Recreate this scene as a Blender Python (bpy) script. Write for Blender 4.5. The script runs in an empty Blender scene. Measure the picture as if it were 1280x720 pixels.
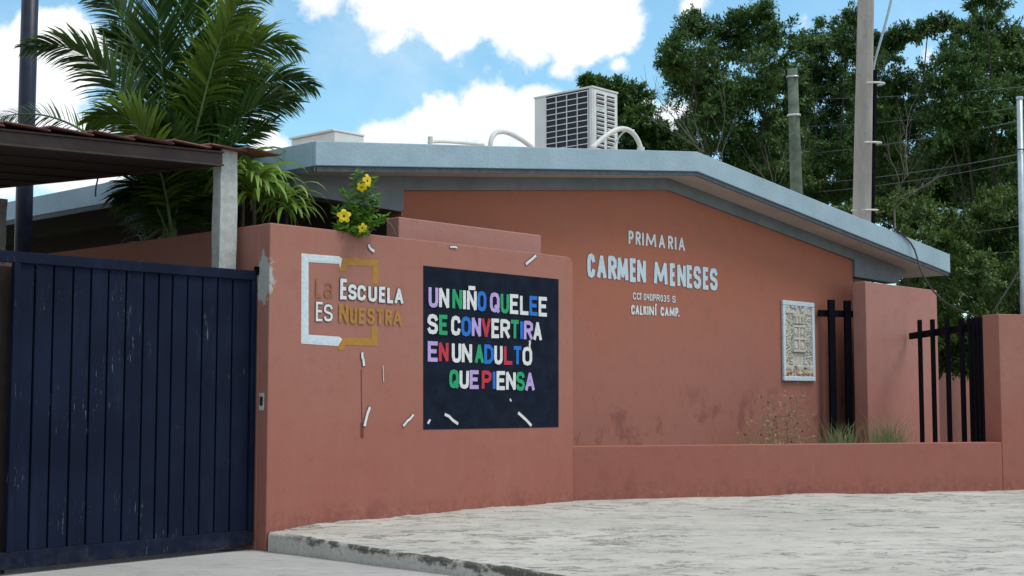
import bpy, math, random
import numpy as np
from mathutils import Vector, Matrix
R = math.radians
scene = bpy.context.scene
COL = scene.collection

# ------------------------------------------------------------------ camera
F = 1685.0                                   # focal length in pixels of a 1280 wide picture
PITCH = math.atan(131 / F); YAW = math.atan2(.677, .736)
fh = (math.cos(YAW), math.sin(YAW))
RT = Vector((math.sin(YAW), -math.cos(YAW), 0))
FW = Vector((fh[0]*math.cos(PITCH), fh[1]*math.cos(PITCH), math.sin(PITCH)))
UP = Vector((-fh[0]*math.sin(PITCH), -fh[1]*math.sin(PITCH), math.cos(PITCH)))
CAM = Vector((-8.4835, -11.1953, 1.6))
cd = bpy.data.cameras.new('camera'); cam = bpy.data.objects.new('camera', cd); COL.objects.link(cam)
cd.sensor_width = 36; cd.lens = F / 1280 * 36; cd.clip_end = 3000; cd.clip_start = .1
m = Matrix((RT, UP, -FW)).transposed().to_4x4(); m.translation = CAM; cam.matrix_world = m
scene.camera = cam
# surveying helpers: a picture point seen on a real plane of the place, or at a real distance
def ray(u, v): return FW + (u-640)/F*RT + (360-v)/F*UP
def on(u, v, ax, c):
    d = ray(u, v); return CAM + d*((c-CAM[ax])/d[ax])
def at(u, v, depth): return CAM + ray(u, v)*depth
def xy(u, y): return on(u, 491, 1, y).x

# ------------------------------------------------------------------ light
SUN_EL, SUN_AZ = 62, -56                     # azimuth of the sun measured from +X, degrees
sdir = Vector((math.cos(R(SUN_EL))*math.cos(R(SUN_AZ)), math.cos(R(SUN_EL))*math.sin(R(SUN_AZ)), math.sin(R(SUN_EL))))
sl = bpy.data.lights.new('sun', 'SUN'); sl.energy = 1.75; sl.angle = R(24); sl.color = (1, .93, .82)
so = bpy.data.objects.new('sun', sl); COL.objects.link(so); so.rotation_euler = sdir.to_track_quat('Z', 'Y').to_euler()
scene.view_settings.view_transform = 'Standard'; scene.view_settings.look = 'None'
scene.view_settings.gamma = 1; scene.view_settings.exposure = .23

class NT:
    """tiny node tree writer"""
    def __init__(s, tree): s.t = tree; s.n = tree.nodes; s.l = tree.links
    def node(s, typ, **kw):
        n = s.n.new(typ)
        for k, v in kw.items(): setattr(n, k, v)
        return n
    def put(s, sock, v):
        if isinstance(v, bpy.types.NodeSocket): s.l.new(v, sock)
        elif isinstance(v, (tuple, list)) and sock.type == 'RGBA' and len(v) == 3: sock.default_value = (*v, 1)
        else: sock.default_value = v
    def math(s, op, a, b=0., c=None, clamp=False):
        n = s.node('ShaderNodeMath', operation=op, use_clamp=clamp); s.put(n.inputs[0], a); s.put(n.inputs[1], b)
        if c is not None: s.put(n.inputs[2], c)
        return n.outputs[0]
    def noise(s, vec, scale, detail=4, rough=.55, dist=0., out=0):
        n = s.node('ShaderNodeTexNoise'); s.put(n.inputs['Vector'], vec); s.put(n.inputs['Scale'], scale)
        s.put(n.inputs['Detail'], detail); s.put(n.inputs['Roughness'], rough); s.put(n.inputs['Distortion'], dist); return n.outputs[out]
    def ramp(s, v, a, b, lo=0., hi=1., smooth=True):
        n = s.node('ShaderNodeMapRange', interpolation_type='SMOOTHSTEP' if smooth else 'LINEAR')
        s.put(n.inputs[0], v); s.put(n.inputs[1], a); s.put(n.inputs[2], b); s.put(n.inputs[3], lo); s.put(n.inputs[4], hi); return n.outputs[0]
    def mix(s, f, a, b):
        n = s.node('ShaderNodeMix', data_type='RGBA'); s.put(n.inputs[0], f); s.put(n.inputs[6], a); s.put(n.inputs[7], b); return n.outputs[2]
    def scale(s, vec, sc):
        n = s.node('ShaderNodeVectorMath', operation='MULTIPLY'); s.put(n.inputs[0], vec); s.put(n.inputs[1], sc); return n.outputs[0]

world = bpy.data.worlds.new('World'); scene.world = world; world.use_nodes = True
w = NT(world.node_tree); w.n.clear()
sky = w.node('ShaderNodeTexSky', sky_type='NISHITA', sun_disc=False)
sky.sun_elevation = R(SUN_EL); sky.sun_rotation = R(90-SUN_AZ); sky.air_density = 1.0; sky.dust_density = .6; sky.ozone_density = 1.5
SKY = .15
tc = w.node('ShaderNodeTexCoord').outputs['Generated']
wob = w.noise(tc, 14, 7, .62, out=1)
wv = w.node('ShaderNodeVectorMath', operation='MULTIPLY_ADD'); w.put(wv.inputs[0], wob); wv.inputs[1].default_value = (.075,)*3; w.put(wv.inputs[2], tc)
wv2 = w.node('ShaderNodeVectorMath', operation='SUBTRACT'); w.put(wv2.inputs[0], wv.outputs[0]); wv2.inputs[1].default_value = (.0375,)*3
best = None
for (u, v, r) in [(52, 80, 78), (12, 165, 100), (95, 205, 62), (150, 235, 30), (395, -22, 50), (490, 0, 62), (560, 10, 75), (640, -5, 85), (725, -5, 85), (660, 50, 36), (705, 72, 30),
                  (470, 175, 42), (535, 165, 55), (600, 150, 55), (618, 112, 28), (660, 150, 55), (720, 165, 50), (765, 80, 20), (845, 160, 42), (810, 140, 26), (880, 190, 30), (1158, 68, 16), (1278, 92, 18), (1000, 38, 13), (870, -8, 30), (340, 185, 30)]:
    d = ray(u, v).normalized()
    n = w.node('ShaderNodeVectorMath', operation='DISTANCE'); w.put(n.inputs[0], wv2.outputs[0]); n.inputs[1].default_value = d
    k = w.math('MULTIPLY_ADD', n.outputs['Value'], -F/r, 1.0)
    k = w.math('MULTIPLY', k, r/60.)
    best = k if best is None else w.math('MAXIMUM', best, k)
gen = w.math('SUBTRACT', w.noise(tc, 3.2, 8, .58), .47)
dc = w.node('ShaderNodeVectorMath', operation='DISTANCE'); w.put(dc.inputs[0], tc); dc.inputs[1].default_value = ray(640, 300).normalized()
away = w.ramp(dc.outputs['Value'], .42, .6)
gen = w.math('MULTIPLY', w.math('MULTIPLY', gen, 5), away)
gen = w.math('SUBTRACT', gen, w.math('MULTIPLY', w.math('SUBTRACT', 1., away), .4))
dens = w.ramp(w.math('MAXIMUM', best, gen), .0, .34)
thin = w.math('MULTIPLY', w.ramp(w.noise(tc, 5.5, 6, .6), .5, .75), .3)
dens = w.math('MAXIMUM', dens, thin)
cl = w.mix(w.ramp(w.noise(tc, 9, 5, .5), .35, .62), (.84, .88, .93), (1.0, 1.0, .99))
hs = w.node('ShaderNodeMix', data_type='RGBA', blend_type='MULTIPLY'); hs.inputs[0].default_value = 1
w.put(hs.inputs[6], sky.outputs[0]); hs.inputs[7].default_value = (.13, .172, .165, 1)
skyc = w.mix(dens, hs.outputs[2], cl)
bg = w.node('ShaderNodeBackground'); w.put(bg.inputs[0], w.node('ShaderNodeMix', data_type='RGBA').outputs[2]); bg.inputs[1].default_value = SKY
# the Background keeps the sky strength of 0.1; colours are given relative to it
mul = w.node('ShaderNodeVectorMath', operation='SCALE'); w.put(mul.inputs[0], skyc); mul.inputs['Scale'].default_value = 1/SKY
w.l.new(mul.outputs[0], bg.inputs[0])
wo = w.node('ShaderNodeOutputWorld'); w.l.new(bg.outputs[0], wo.inputs[0])

# ------------------------------------------------------------------ materials
def material(name, build, rough=.85, spec=.3, bump=None, metal=0.):
    mt = bpy.data.materials.new(name); mt.use_nodes = True; t = NT(mt.node_tree); bs = t.n['Principled BSDF']
    bs.inputs['Roughness'].default_value = rough; bs.inputs['Specular IOR Level'].default_value = spec; bs.inputs['Metallic'].default_value = metal
    pos = t.node('ShaderNodeNewGeometry').outputs['Position']
    r = build(t, pos)
    c, h = r if isinstance(r, tuple) and len(r) == 2 else (r, None)
    t.put(bs.inputs['Base Color'], c)
    if h is not None:
        b = t.node('ShaderNodeBump'); b.inputs['Strength'].default_value = bump or .3; b.inputs['Distance'].default_value = .02
        t.l.new(h, b.inputs['Height']); t.l.new(b.outputs[0], bs.inputs['Normal'])
    return mt
def plain(name, c, rough=.6, var=.18, sc=9, metal=0., bump=.15, spec=.3):
    def f(t, p):
        n = t.noise(p, sc, 6, .6)
        return t.mix(t.ramp(n, .3, .7), tuple(x*(1-var) for x in c), tuple(x*(1+var) for x in c)), t.noise(p, sc*9, 3)
    return material(name, f, rough, spec, bump, metal)

def axis(t, p, i):
    s = t.node('ShaderNodeSeparateXYZ'); t.put(s.inputs[0], p); return s.outputs[i]
def wallpaint(name, c1, c2, zlow, zhigh, patch=None, footk=.42):
    def f(t, p):
        z = axis(t, p, 2)
        big = t.noise(p, .9, 5, .6); mid = t.noise(p, 4.5, 7, .65); st = t.noise(t.scale(p, (3, 3, .45)), 2.2, 6, .6)
        f1 = t.math('ADD', t.math('MULTIPLY', t.ramp(z, zlow, zhigh), .65), t.math('MULTIPLY', big, .75))
        col = t.mix(t.ramp(f1, .3, 1.05), c1, c2)
        col = t.mix(t.math('MULTIPLY', t.ramp(mid, .5, .72), .3), col, tuple(x*.78 for x in c1))
        col = t.mix(t.math('MULTIPLY', t.ramp(st, .48, .8), .18), col, (c2[0]*1.03, c2[1]*1.22, c2[2]*1.28))
        # damp at the foot and irregular dark blotches
        foot = t.math('MULTIPLY', t.ramp(z, zlow+.5, zlow-.25), t.ramp(t.noise(t.scale(p, (1.3, 1.3, 1)), 1.7, 7, .7), .52, .64))
        col = t.mix(t.math('MULTIPLY', foot, footk), col, (.17, .055, .05))
        chip = t.math('MULTIPLY', t.ramp(z, .42, .2), t.ramp(t.noise(p, 17, 5, .7), .62, .68))
        col = t.mix(t.math('MULTIPLY', chip, .6), col, (.42, .38, .34))
        low = t.math('MULTIPLY', t.ramp(z, .5, .22), t.ramp(t.noise(p, 12, 5), .35, .7))
        col = t.mix(t.math('MULTIPLY', low, .4), col, (.13, .06, .05))
        ck = t.math('ABSOLUTE', t.math('SUBTRACT', t.noise(p, .8, 8, .7), .5))
        ckm = t.math('MULTIPLY', t.ramp(ck, .0022, 0.), t.ramp(t.noise(p, .7, 2), .52, .6))
        col = t.mix(t.math('MULTIPLY', ckm, .6), col, (.12, .05, .04))
        dr = t.math('MULTIPLY', t.ramp(t.noise(t.scale(p, (7, 7, .22)), 2.0, 4, .6), .6, .72), t.ramp(z, zhigh-.3, zhigh+.8))
        col = t.mix(t.math('MULTIPLY', dr, .22), col, (.15, .075, .06))
        gr = t.noise(p, 24, 6, .7)
        col = t.mix(t.math('MULTIPLY', t.ramp(gr, .45, .7), .16), col, (.20, .10, .085))
        sp = t.ramp(t.noise(p, 60, 3, .7), .7, .76)
        col = t.mix(t.math('MULTIPLY', sp, .35), col, (.5, .36, .33))
        if patch:
            dn = t.node('ShaderNodeVectorMath', operation='DISTANCE'); t.put(dn.inputs[0], t.scale(p, (1, 1, .45))); dn.inputs[1].default_value = (patch[0], patch[1], patch[2]*.45)
            k = t.math('ADD', dn.outputs['Value'], t.math('MULTIPLY', t.math('SUBTRACT', t.noise(p, 14, 6, .7), .5), .22))
            col = t.mix(t.ramp(k, .125, .105), col, t.mix(t.noise(p, 30, 4), (.33, .33, .31), (.5, .5, .47)))
        h = t.math('ADD', t.math('MULTIPLY', t.noise(p, 3, 4), 1.2), t.math('MULTIPLY', t.noise(p, 55, 5, .65), .22))
        return col, h
    return material(name, f, .9, .15, .32)
M = {}
M['wall_front'] = wallpaint('terracotta_wall', (.335, .122, .092), (.36, .160, .125), .35, 2.6, patch=(0, .1, 2.78))
M['wall_gable'] = wallpaint('terracotta_gable', (.35, .148, .115), (.385, .138, .085), 1.5, 4.3, footk=.5)
M['wall_side'] = wallpaint('terracotta_pale', (.37, .155, .125), (.40, .195, .165), .4, 3.2)
M['panel'] = plain('navy_panel_paint', (.010, .015, .028), .9, .25, 5, bump=.2, spec=.08)
def fas(t, p):
    col = t.mix(t.ramp(t.noise(p, 1.4, 6, .6), .3, .7), (.28, .385, .45), (.345, .455, .53))
    s = t.ramp(t.noise(t.scale(p, (2.5, 2.5, .12)), 7, 4, .6), .55, .78)
    return t.mix(t.math('MULTIPLY', s, .35), col, (.2, .27, .3)), t.noise(p, 28, 5)
M['fascia'] = material('pale_blue_fascia', fas, .75, .25, .3)
M['fascia_shadow'] = plain('shadow_gap_grey', (.075, .09, .10), .8)  # shade of the recess below the fascia put into the grey
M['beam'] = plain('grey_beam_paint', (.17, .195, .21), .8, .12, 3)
M['soffit'] = plain('soffit_plaster', (.50, .45, .42), .9, .1, 2)
M['roof'] = plain('roof_membrane', (.35, .36, .36), .9)
M['veranda_shade'] = plain('veranda_shade_brown', (.035, .027, .025), .8)  # near-black brown: the veranda's shade is painted into this colour
def concrete(name, a, b, crack=.5, sp=(.05, .05, .045), bump=.6, cs=1.0):
    def f(t, p):
        vr = t.node('ShaderNodeVectorRotate', rotation_type='Z_AXIS'); t.put(vr.inputs['Vector'], p); vr.inputs['Angle'].default_value = R(49)
        p = t.scale(vr.outputs[0], (.42, 1.25, 1))
        col = t.mix(t.ramp(t.noise(p, 1.1*cs, 7, .65), .3, .7), a, b)
        def ledge(sc, mult, wd):
            q = t.math('FRACT', t.math('MULTIPLY', t.noise(p, sc*cs, 8, .66), mult))
            return t.ramp(q, wd, 0.)
        cr = t.math('MAXIMUM', t.math('MULTIPLY', ledge(1.3, 8., .30), t.ramp(t.noise(p, 1.9, 6, .7), .40, .62)), t.math('MULTIPLY', ledge(2.6, 5., .3), t.ramp(t.noise(t.scale(p, (1, 1, 1)), 2.3, 5), .46, .62)))
        col = t.mix(t.math('MULTIPLY', cr, crack), col, sp)
        n2 = t.noise(p, 9*cs, 7, .72)
        col = t.mix(t.math('MULTIPLY', t.ramp(t.noise(p, 4.2*cs, 6, .68), .52, .64), .34), col, tuple(x*.5 for x in a))
        n3 = t.noise(p, 34, 5, .7)
        col = t.mix(t.math('MULTIPLY', t.ramp(n3, .6, .72), .35), col, tuple(x*.45 for x in a))
        h = t.math('ADD', t.math('MULTIPLY', n2, 1.6), t.math('MULTIPLY', n3, .6))
        return col, t.math('SUBTRACT', h, t.math('MULTIPLY', cr, .8))
    return material(name, f, .92, .15, bump)
M['pavement'] = concrete('weathered_pavement', (.43, .415, .37), (.54, .52, .47), .78, sp=(.10, .092, .08))
M['street'] = concrete('street_concrete', (.37, .365, .35), (.45, .445, .43), .3, bump=.4)
M['soil'] = plain('garden_soil', (.14, .12, .09), .95, .3, 3, bump=.6)
M['ground'] = plain('dry_ground', (.2, .18, .13), .95, .3, .3, bump=.4)
def kerb(t, p):
    z = axis(t, p, 2)
    col = t.mix(t.noise(p, 3, 6), (.46, .43, .375), (.58, .55, .49))
    y = axis(t, p, 1)
    top = t.math('ADD', t.math('MULTIPLY', y, .034), .21)      # the upper edge drops with the slab
    k = t.math('ADD', t.math('MULTIPLY', t.ramp(t.math('SUBTRACT', top, z), .15, .0), .42), t.math('MULTIPLY', t.noise(t.scale(p, (1, 1, 1.5)), 4.5, 8, .75), 1.5))
    m_ = t.math('MULTIPLY', t.ramp(k, 1.02, 1.2), t.ramp(y, -.15, -.8))
    m2 = t.math('MULTIPLY', t.ramp(t.noise(p, 22, 6, .7), .5, .62), .25)
    col = t.mix(t.math('MULTIPLY', m_, .85), col, (.045, .045, .04)); col = t.mix(m2, col, (.12, .12, .11))
    return col, t.noise(p, 25, 6, .7)
M['kerb'] = material('mildewed_kerb', kerb, .95, .1, .7)
def gatep(t, p):
    col = t.mix(t.ramp(t.noise(p, 1.6, 6), .3, .7), (.0025, .006, .020), (.0055, .0105, .030))
    col = t.mix(t.math('MULTIPLY', t.ramp(t.noise(t.scale(p, (1, 1, .2)), 6, 5), .5, .8), .35), col, (.018, .028, .06))
    sc = t.noise(t.scale(p, (9, 1, .45)), 6, 6, .7); area = t.ramp(t.noise(p, 1.9, 3), .5, .62)
    fine = t.ramp(t.noise(t.scale(p, (1, 1, .16)), 46, 5, .75), .53, .58)
    m_ = t.math('MULTIPLY', t.math('MULTIPLY', t.ramp(sc, .57, .62), area), fine)
    col = t.mix(t.math('MULTIPLY', m_, .34), col, (.38, .42, .48))
    foot = t.math('MULTIPLY', t.ramp(axis(t, p, 2), .3, .03), t.ramp(t.noise(p, 8, 6), .4, .7))
    return t.mix(t.math('MULTIPLY', foot, .22), col, (.10, .09, .085)), t.noise(p, 7, 5)
M['gate'] = material('navy_gate_paint', gatep, .75, .15, .25)
M['black_metal'] = plain('black_painted_steel', (.005, .005, .009), .8, .3, bump=.05, spec=.08)
M['navy_pole'] = plain('navy_pole_paint', (.012, .016, .035), .4, .3, bump=.05)
def tile(t, p):
    return t.mix(t.ramp(t.noise(p, 3, 6), .3, .7), (.11, .042, .036), (.19, .08, .068)), t.noise(p, 20, 4)
M['tile'] = material('red_roof_sheet', tile, .7, .3, .2)
M['brown_steel'] = plain('brown_channel_paint', (.055, .036, .033), .55, .25, 4)
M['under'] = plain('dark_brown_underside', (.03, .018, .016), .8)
M['cast_concrete'] = plain('cast_concrete_post', (.50, .51, .49), .9, .14, 14, bump=.7)
def pole(t, p):
    col = t.mix(t.ramp(t.noise(t.scale(p, (1, 1, .25)), 3, 6), .3, .7), (.31, .28, .25), (.43, .40, .36))
    return t.mix(t.math('MULTIPLY', t.ramp(t.noise(p, 14, 6, .7), .55, .7), .4), col, (.14, .12, .10)), t.noise(p, 30, 4)
M['pole'] = material('weathered_concrete_pole', pole, .9, .15, .4)
M['green_pole'] = plain('mossy_timber', (.115, .145, .11), .9, .35, 4, bump=.5)
M['galv'] = plain('galvanised_steel', (.42, .48, .52), .4, .12, 6, metal=.4, bump=.05)
M['white_plastic'] = plain('off_white_plastic', (.62, .62, .59), .45, .06, 5, bump=.05)
M['casing'] = plain('unit_casing', (.66, .665, .64), .45, .06, 4, bump=.03)
M['fin'] = plain('coil_fins', (.055, .06, .085), .5, .3, 40, metal=.3)
M['slot'] = plain('slot_dark', (.022, .024, .035), .7)
M['wire'] = plain('cable_rubber', (.035, .038, .04), .6)
M['pale_wire'] = plain('aged_aluminium_wire', (.13, .16, .15), .6)
def paint(n, c): return plain('paint_'+n, c, .7, .1, 26, bump=.12, spec=.2)
P = dict(white=paint('white', (.68, .69, .69)), lilac=paint('lilac', (.47, .34, .66)), green=paint('green', (.02, .33, .14)), blue=paint('blue', (.02, .16, .56)),
         red=paint('red', (.48, .04, .06)), gold=paint('gold', (.40, .20, .045)), ice=paint('ice', (.56, .66, .72)), line=paint('outline', (.09, .06, .06)), black=paint('black', (.008, .008, .012)), brown=paint('brown_gold', (.30, .135, .06)))
def leaf(name, a, b, rough=.5, tr=.25):
    mt = bpy.data.materials.new(name); mt.use_nodes = True; t = NT(mt.node_tree); bs = t.n['Principled BSDF']
    g = t.node('ShaderNodeNewGeometry')
    n = t.noise(g.outputs['Position'], .55, 3)
    f = t.math('ADD', t.math('MULTIPLY', g.outputs['Random Per Island'], .6), t.math('MULTIPLY', t.ramp(n, .35, .65), .4))
    col = t.mix(f, a, b); t.put(bs.inputs['Base Color'], col); bs.inputs['Roughness'].default_value = rough; bs.inputs['Specular IOR Level'].default_value = .35
    tl = t.node('ShaderNodeBsdfTranslucent'); t.put(tl.inputs[0], col); mx = t.node('ShaderNodeMixShader'); mx.inputs[0].default_value = tr
    t.l.new(bs.outputs[0], mx.inputs[1]); t.l.new(tl.outputs[0], mx.inputs[2]); t.l.new(mx.outputs[0], t.n['Material Output'].inputs[0]); return mt
L = dict(tree=leaf('tree_leaves', (.028, .078, .02), (.125, .22, .05)), tree2=leaf('tree_leaves_light', (.04, .09, .022), (.15, .225, .05)),
         palm=leaf('palm_leaflets', (.038, .10, .026), (.12, .21, .05), .42), palm_y=leaf('palm_leaflets_bright', (.10, .20, .028), (.24, .34, .06), .42, .35),
         strap=leaf('strap_leaves', (.16, .30, .04), (.30, .44, .10), .4, .35), shrub=leaf('shrub_leaves', (.08, .22, .03), (.20, .38, .06), .4), pale=leaf('pale_agave', (.2, .3, .22), (.34, .42, .34)),
         grass=leaf('grey_green_grass', (.20, .25, .10), (.40, .42, .25), .7), dry=leaf('dry_weed', (.34, .24, .14), (.50, .38, .24), .8), petal=leaf('yellow_petals', (.75, .52, .01), (.85, .66, .02), .5), brownpod=leaf('brown_pod', (.07, .02, .02), (.12, .035, .03)))
M['bark'] = plain('bark', (.055, .047, .037), .9, .3, 8, bump=.6)
M['pale_bark'] = plain('pale_twig_bark', (.15, .13, .11), .9, .2, 8)
M['palm_stem'] = plain('palm_stalk', (.12, .19, .07), .6, .2, 8)
def relief(t, p):
    n = t.noise(p, 18, 6, .7)
    z = axis(t, p, 2)
    col = t.mix(t.ramp(n, .35, .65), (.50, .46, .39), (.62, .60, .53))
    g = t.node('ShaderNodeNewGeometry').outputs['Pointiness']
    col = t.mix(t.ramp(g, .5, .44), col, (.26, .21, .16))
    r = t.math('MULTIPLY', t.ramp(z, 2.06, 1.98), t.ramp(t.noise(p, 11, 5), .42, .55))
    return t.mix(r, col, (.30, .13, .04)), t.noise(p, 45, 5)
M['relief'] = material('stone_relief', relief, .9, .15, .4)

# ------------------------------------------------------------------ mesh helpers
class MB:
    def __init__(s): s.v = []; s.f = []; s.m = []; s.cur = 0
    def quadv(s, pts):
        i = len(s.v); s.v += [tuple(p) for p in pts]; s.f.append(tuple(range(i, i+len(pts)))); s.m.append(s.cur)
    def hexa(s, c):
        i = len(s.v); s.v += [tuple(p) for p in c]
        for f in ((0, 3, 2, 1), (4, 5, 6, 7), (0, 1, 5, 4), (1, 2, 6, 5), (2, 3, 7, 6), (3, 0, 4, 7)): s.f.append(tuple(i+k for k in f)); s.m.append(s.cur)
        return s
    def box(s, x0, x1, y0, y1, z0, z1):
        return s.hexa([(x0, y0, z0), (x1, y0, z0), (x1, y1, z0), (x0, y1, z0), (x0, y0, z1), (x1, y0, z1), (x1, y1, z1), (x0, y1, z1)])
    def beam(s, a, b, t, z0a, z1a, z0b=None, z1b=None):
        """wall between two ground points a (x,y) and b; thickness t to the left of a->b"""
        z0b = z0a if z0b is None else z0b; z1b = z1a if z1b is None else z1b
        d = Vector((b[0]-a[0], b[1]-a[1])).normalized(); n = Vector((-d.y, d.x))*t
        return s.hexa([(a[0], a[1], z0a), (b[0], b[1], z0b), (b[0]+n.x, b[1]+n.y, z0b), (a[0]+n.x, a[1]+n.y, z0a),
                       (a[0], a[1], z1a), (b[0], b[1], z1b), (b[0]+n.x, b[1]+n.y, z1b), (a[0]+n.x, a[1]+n.y, z1a)])
    def prism(s, poly, y0, y1):
        """polygon in XZ extruded from y0 to y1 (poly given counter-clockwise seen from -Y)"""
        i = len(s.v); n = len(poly)
        s.v += [(p[0], y0, p[1]) for p in poly] + [(p[0], y1, p[1]) for p in poly]
        s.f.append(tuple(i+k for k in range(n))); s.m.append(s.cur)
        s.f.append(tuple(i+n+k for k in reversed(range(n)))); s.m.append(s.cur)
        for k in range(n):
            j = (k+1) % n; s.f.append((i+j, i+k, i+n+k, i+n+j)); s.m.append(s.cur)
        return s
    def tube(s, pts, r, seg=8, r2=None):
        pts = [Vector(p) for p in pts]; n = len(pts); i0 = len(s.v); r2 = r if r2 is None else r2
        prev = None
        for k, p in enumerate(pts):
            t = (pts[min(k+1, n-1)]-pts[max(k-1, 0)]).normalized()
            if prev is None: a = t.orthogonal().normalized()
            else: a = (prev - t*prev.dot(t)).normalized()
            prev = a; b = t.cross(a); rr = r+(r2-r)*k/max(1, n-1)
            for q in range(seg):
                an = 2*math.pi*q/seg; s.v.append(tuple(p+(a*math.cos(an)+b*math.sin(an))*rr))
        for k in range(n-1):
            for q in range(seg):
                q2 = (q+1) % seg; s.f.append((i0+k*seg+q, i0+k*seg+q2, i0+(k+1)*seg+q2, i0+(k+1)*seg+q)); s.m.append(s.cur)
        s.f.append(tuple(i0+q for q in reversed(range(seg)))); s.m.append(s.cur)
        s.f.append(tuple(i0+(n-1)*seg+q for q in range(seg))); s.m.append(s.cur)
        return s
    def ribbon(s, pts, wid, side):
        """leaf blade along pts; widths per point; slight V fold"""
        i0 = len(s.v); n = len(pts)
        for p, w_ in zip(pts, wid):
            p = Vector(p); s.v += [tuple(p-side*w_*.5), tuple(p+side*w_*.5)]
        for k in range(n-1): s.f.append((i0+2*k, i0+2*k+1, i0+2*k+3, i0+2*k+2)); s.m.append(s.cur)
        return s
    def build(s, name, mat, parent=None, smooth=False, bevel=0, kind=None):
        me = bpy.data.meshes.new(name); me.from_pydata(s.v, [], s.f)
        for q in (mat if isinstance(mat, (list, tuple)) else [mat]): me.materials.append(q)
        if any(s.m): me.polygons.foreach_set('material_index', s.m)
        if smooth: me.polygons.foreach_set('use_smooth', [True]*len(s.f))
        me.update(); o = bpy.data.objects.new(name, me); COL.objects.link(o)
        if parent is not None: parent_to(o, parent)
        if bevel:
            b = o.modifiers.new('bevel', 'BEVEL'); b.width = bevel; b.segments = 2; b.limit_method = 'ANGLE'
        if kind: o['kind'] = kind
        return o
def wpos(o):
    p = Vector(o.location)
    while o.parent: o = o.parent; p += Vector(o.location)
    return p
def parent_to(o, p):
    o.parent = p; o.location = Vector(o.location)-wpos(p)
def tag(o, label, cat, group=None):
    o['label'] = label; o['category'] = cat
    if group: o['group'] = group
    return o
def thing(name, label, cat, loc, group=None):
    o = bpy.data.objects.new(name, None); COL.objects.link(o); o.location = loc; o.empty_display_size = .2
    return tag(o, label, cat, group)
def struct(o): o['kind'] = 'structure'; return o
def lerp(a, b, t): return a+(b-a)*t
def bez(p, n):
    p = [Vector(q) for q in p]; out = []
    for k in range(n+1):
        t = k/n; q = list(p)
        while len(q) > 1: q = [q[i].lerp(q[i+1], t) for i in range(len(q)-1)]
        out.append(q[0])
    return out
rng = np.random.default_rng(7); random.seed(7)
def vnoise(x, y, seed=0):
    r = np.random.default_rng(seed).random((256, 256)); xi = np.floor(x).astype(int); yi = np.floor(y).astype(int); fx = x-xi; fy = y-yi
    fx = fx*fx*(3-2*fx); fy = fy*fy*(3-2*fy); a = r[xi % 256, yi % 256]; b = r[(xi+1) % 256, yi % 256]; c = r[xi % 256, (yi+1) % 256]; d = r[(xi+1) % 256, (yi+1) % 256]
    return (a*(1-fx)+b*fx)*(1-fy)+(c*(1-fx)+d*fx)*fy
def fbm(x, y, oct=5, seed=0):
    s = 0; a = 1; t = 0
    for k in range(oct): s = s+a*vnoise(x*2**k, y*2**k, seed+k); t += a; a *= .55
    return s/t

# ------------------------------------------------------------------ ground, street, pavement
struct(MB().box(-700, 700, -500, 900, -.5, -.02).build('ground', M['ground']))
def sheet(name, xs, ys, zf, mat):
    X, Y = np.meshgrid(xs, ys, indexing='ij'); Z = zf(X, Y); nx, ny = X.shape
    me = bpy.data.meshes.new(name); v = np.stack([X, Y, Z], -1).reshape(-1, 3)
    idx = np.arange(nx*ny).reshape(nx, ny); f = np.stack([idx[:-1, :-1], idx[1:, :-1], idx[1:, 1:], idx[:-1, 1:]], -1).reshape(-1, 4)
    me.vertices.add(len(v)); me.vertices.foreach_set('co', v.ravel().astype(np.float32)); me.loops.add(f.size); me.loops.foreach_set('vertex_index', f.ravel().astype(np.int32))
    me.polygons.add(len(f)); me.polygons.foreach_set('loop_start', np.arange(0, f.size, 4, dtype=np.int32)); me.polygons.foreach_set('loop_total', np.full(len(f), 4, dtype=np.int32))
    me.polygons.foreach_set('use_smooth', np.ones(len(f), bool)); me.update(calc_edges=True); me.materials.append(mat); o = bpy.data.objects.new(name, me); COL.objects.link(o); return o
def zstreet(X, Y): return .004*(fbm(X*1.6, Y*1.6, 5, 3)-.5)+0*X
struct(sheet('street', np.arange(-12, .35, .07), np.arange(-12, 3.0, .07), zstreet, M['street']))
def slab_z(X, Y):
    return .222+.034*np.minimum(0, Y+.4)*np.clip((3.5-X)/3.5, .25, 1)
def zpave(X, Y):
    X0_, Y0_ = X, Y; c_, s_ = math.cos(R(49)), math.sin(R(49)); X, Y = (X*c_-Y*s_)*.42+60, (X*s_+Y*c_)*1.1+60
    n = fbm(X*2.3+40, Y*2.3+70, 6, 11); rid = np.abs(fbm(X*1.3+9, Y*1.3+20, 4, 31)-.5)
    z = slab_z(X0_, Y0_)+.020*(n-.5)-.014*np.clip(1-rid/.02, 0, 1)
    cell = np.floor(fbm(X*1.1+3, Y*1.1+5, 4, 50)*10)/10            # worn flaky ledges
    z = z+.085*(cell-.5)
    return z
def xe(Y): return .02
struct(sheet('pavement', np.concatenate([np.arange(.03, 14, .03), np.arange(14, 40, .5)]), np.arange(-11.5, .08, .03), zpave, M['pavement']))
k = MB()
ys = np.arange(-11.5, .001, .06); n = len(ys); tz = zpave(np.full(n, .03), ys)
rr = .02*(fbm(ys*3+5, ys*0+3, 4, 77)-.5)
for i, y in enumerate(ys): k.v += [(.0+rr[i], y, -.03), (.0+rr[i]*1.4, y, tz[i]-.025), (.012+rr[i], y, tz[i]-.006), (.035, y, tz[i]+.001)]
for i in range(n-1):
    for q in range(3): a = i*4+q; k.f.append((a, a+1, a+5, a+4)); k.m.append(0)
struct(k.build('kerb', M['kerb'], smooth=True))
struct(MB().box(.12, 40, .12, 30, -.02, .2).build('garden_ground', M['soil']))

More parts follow.
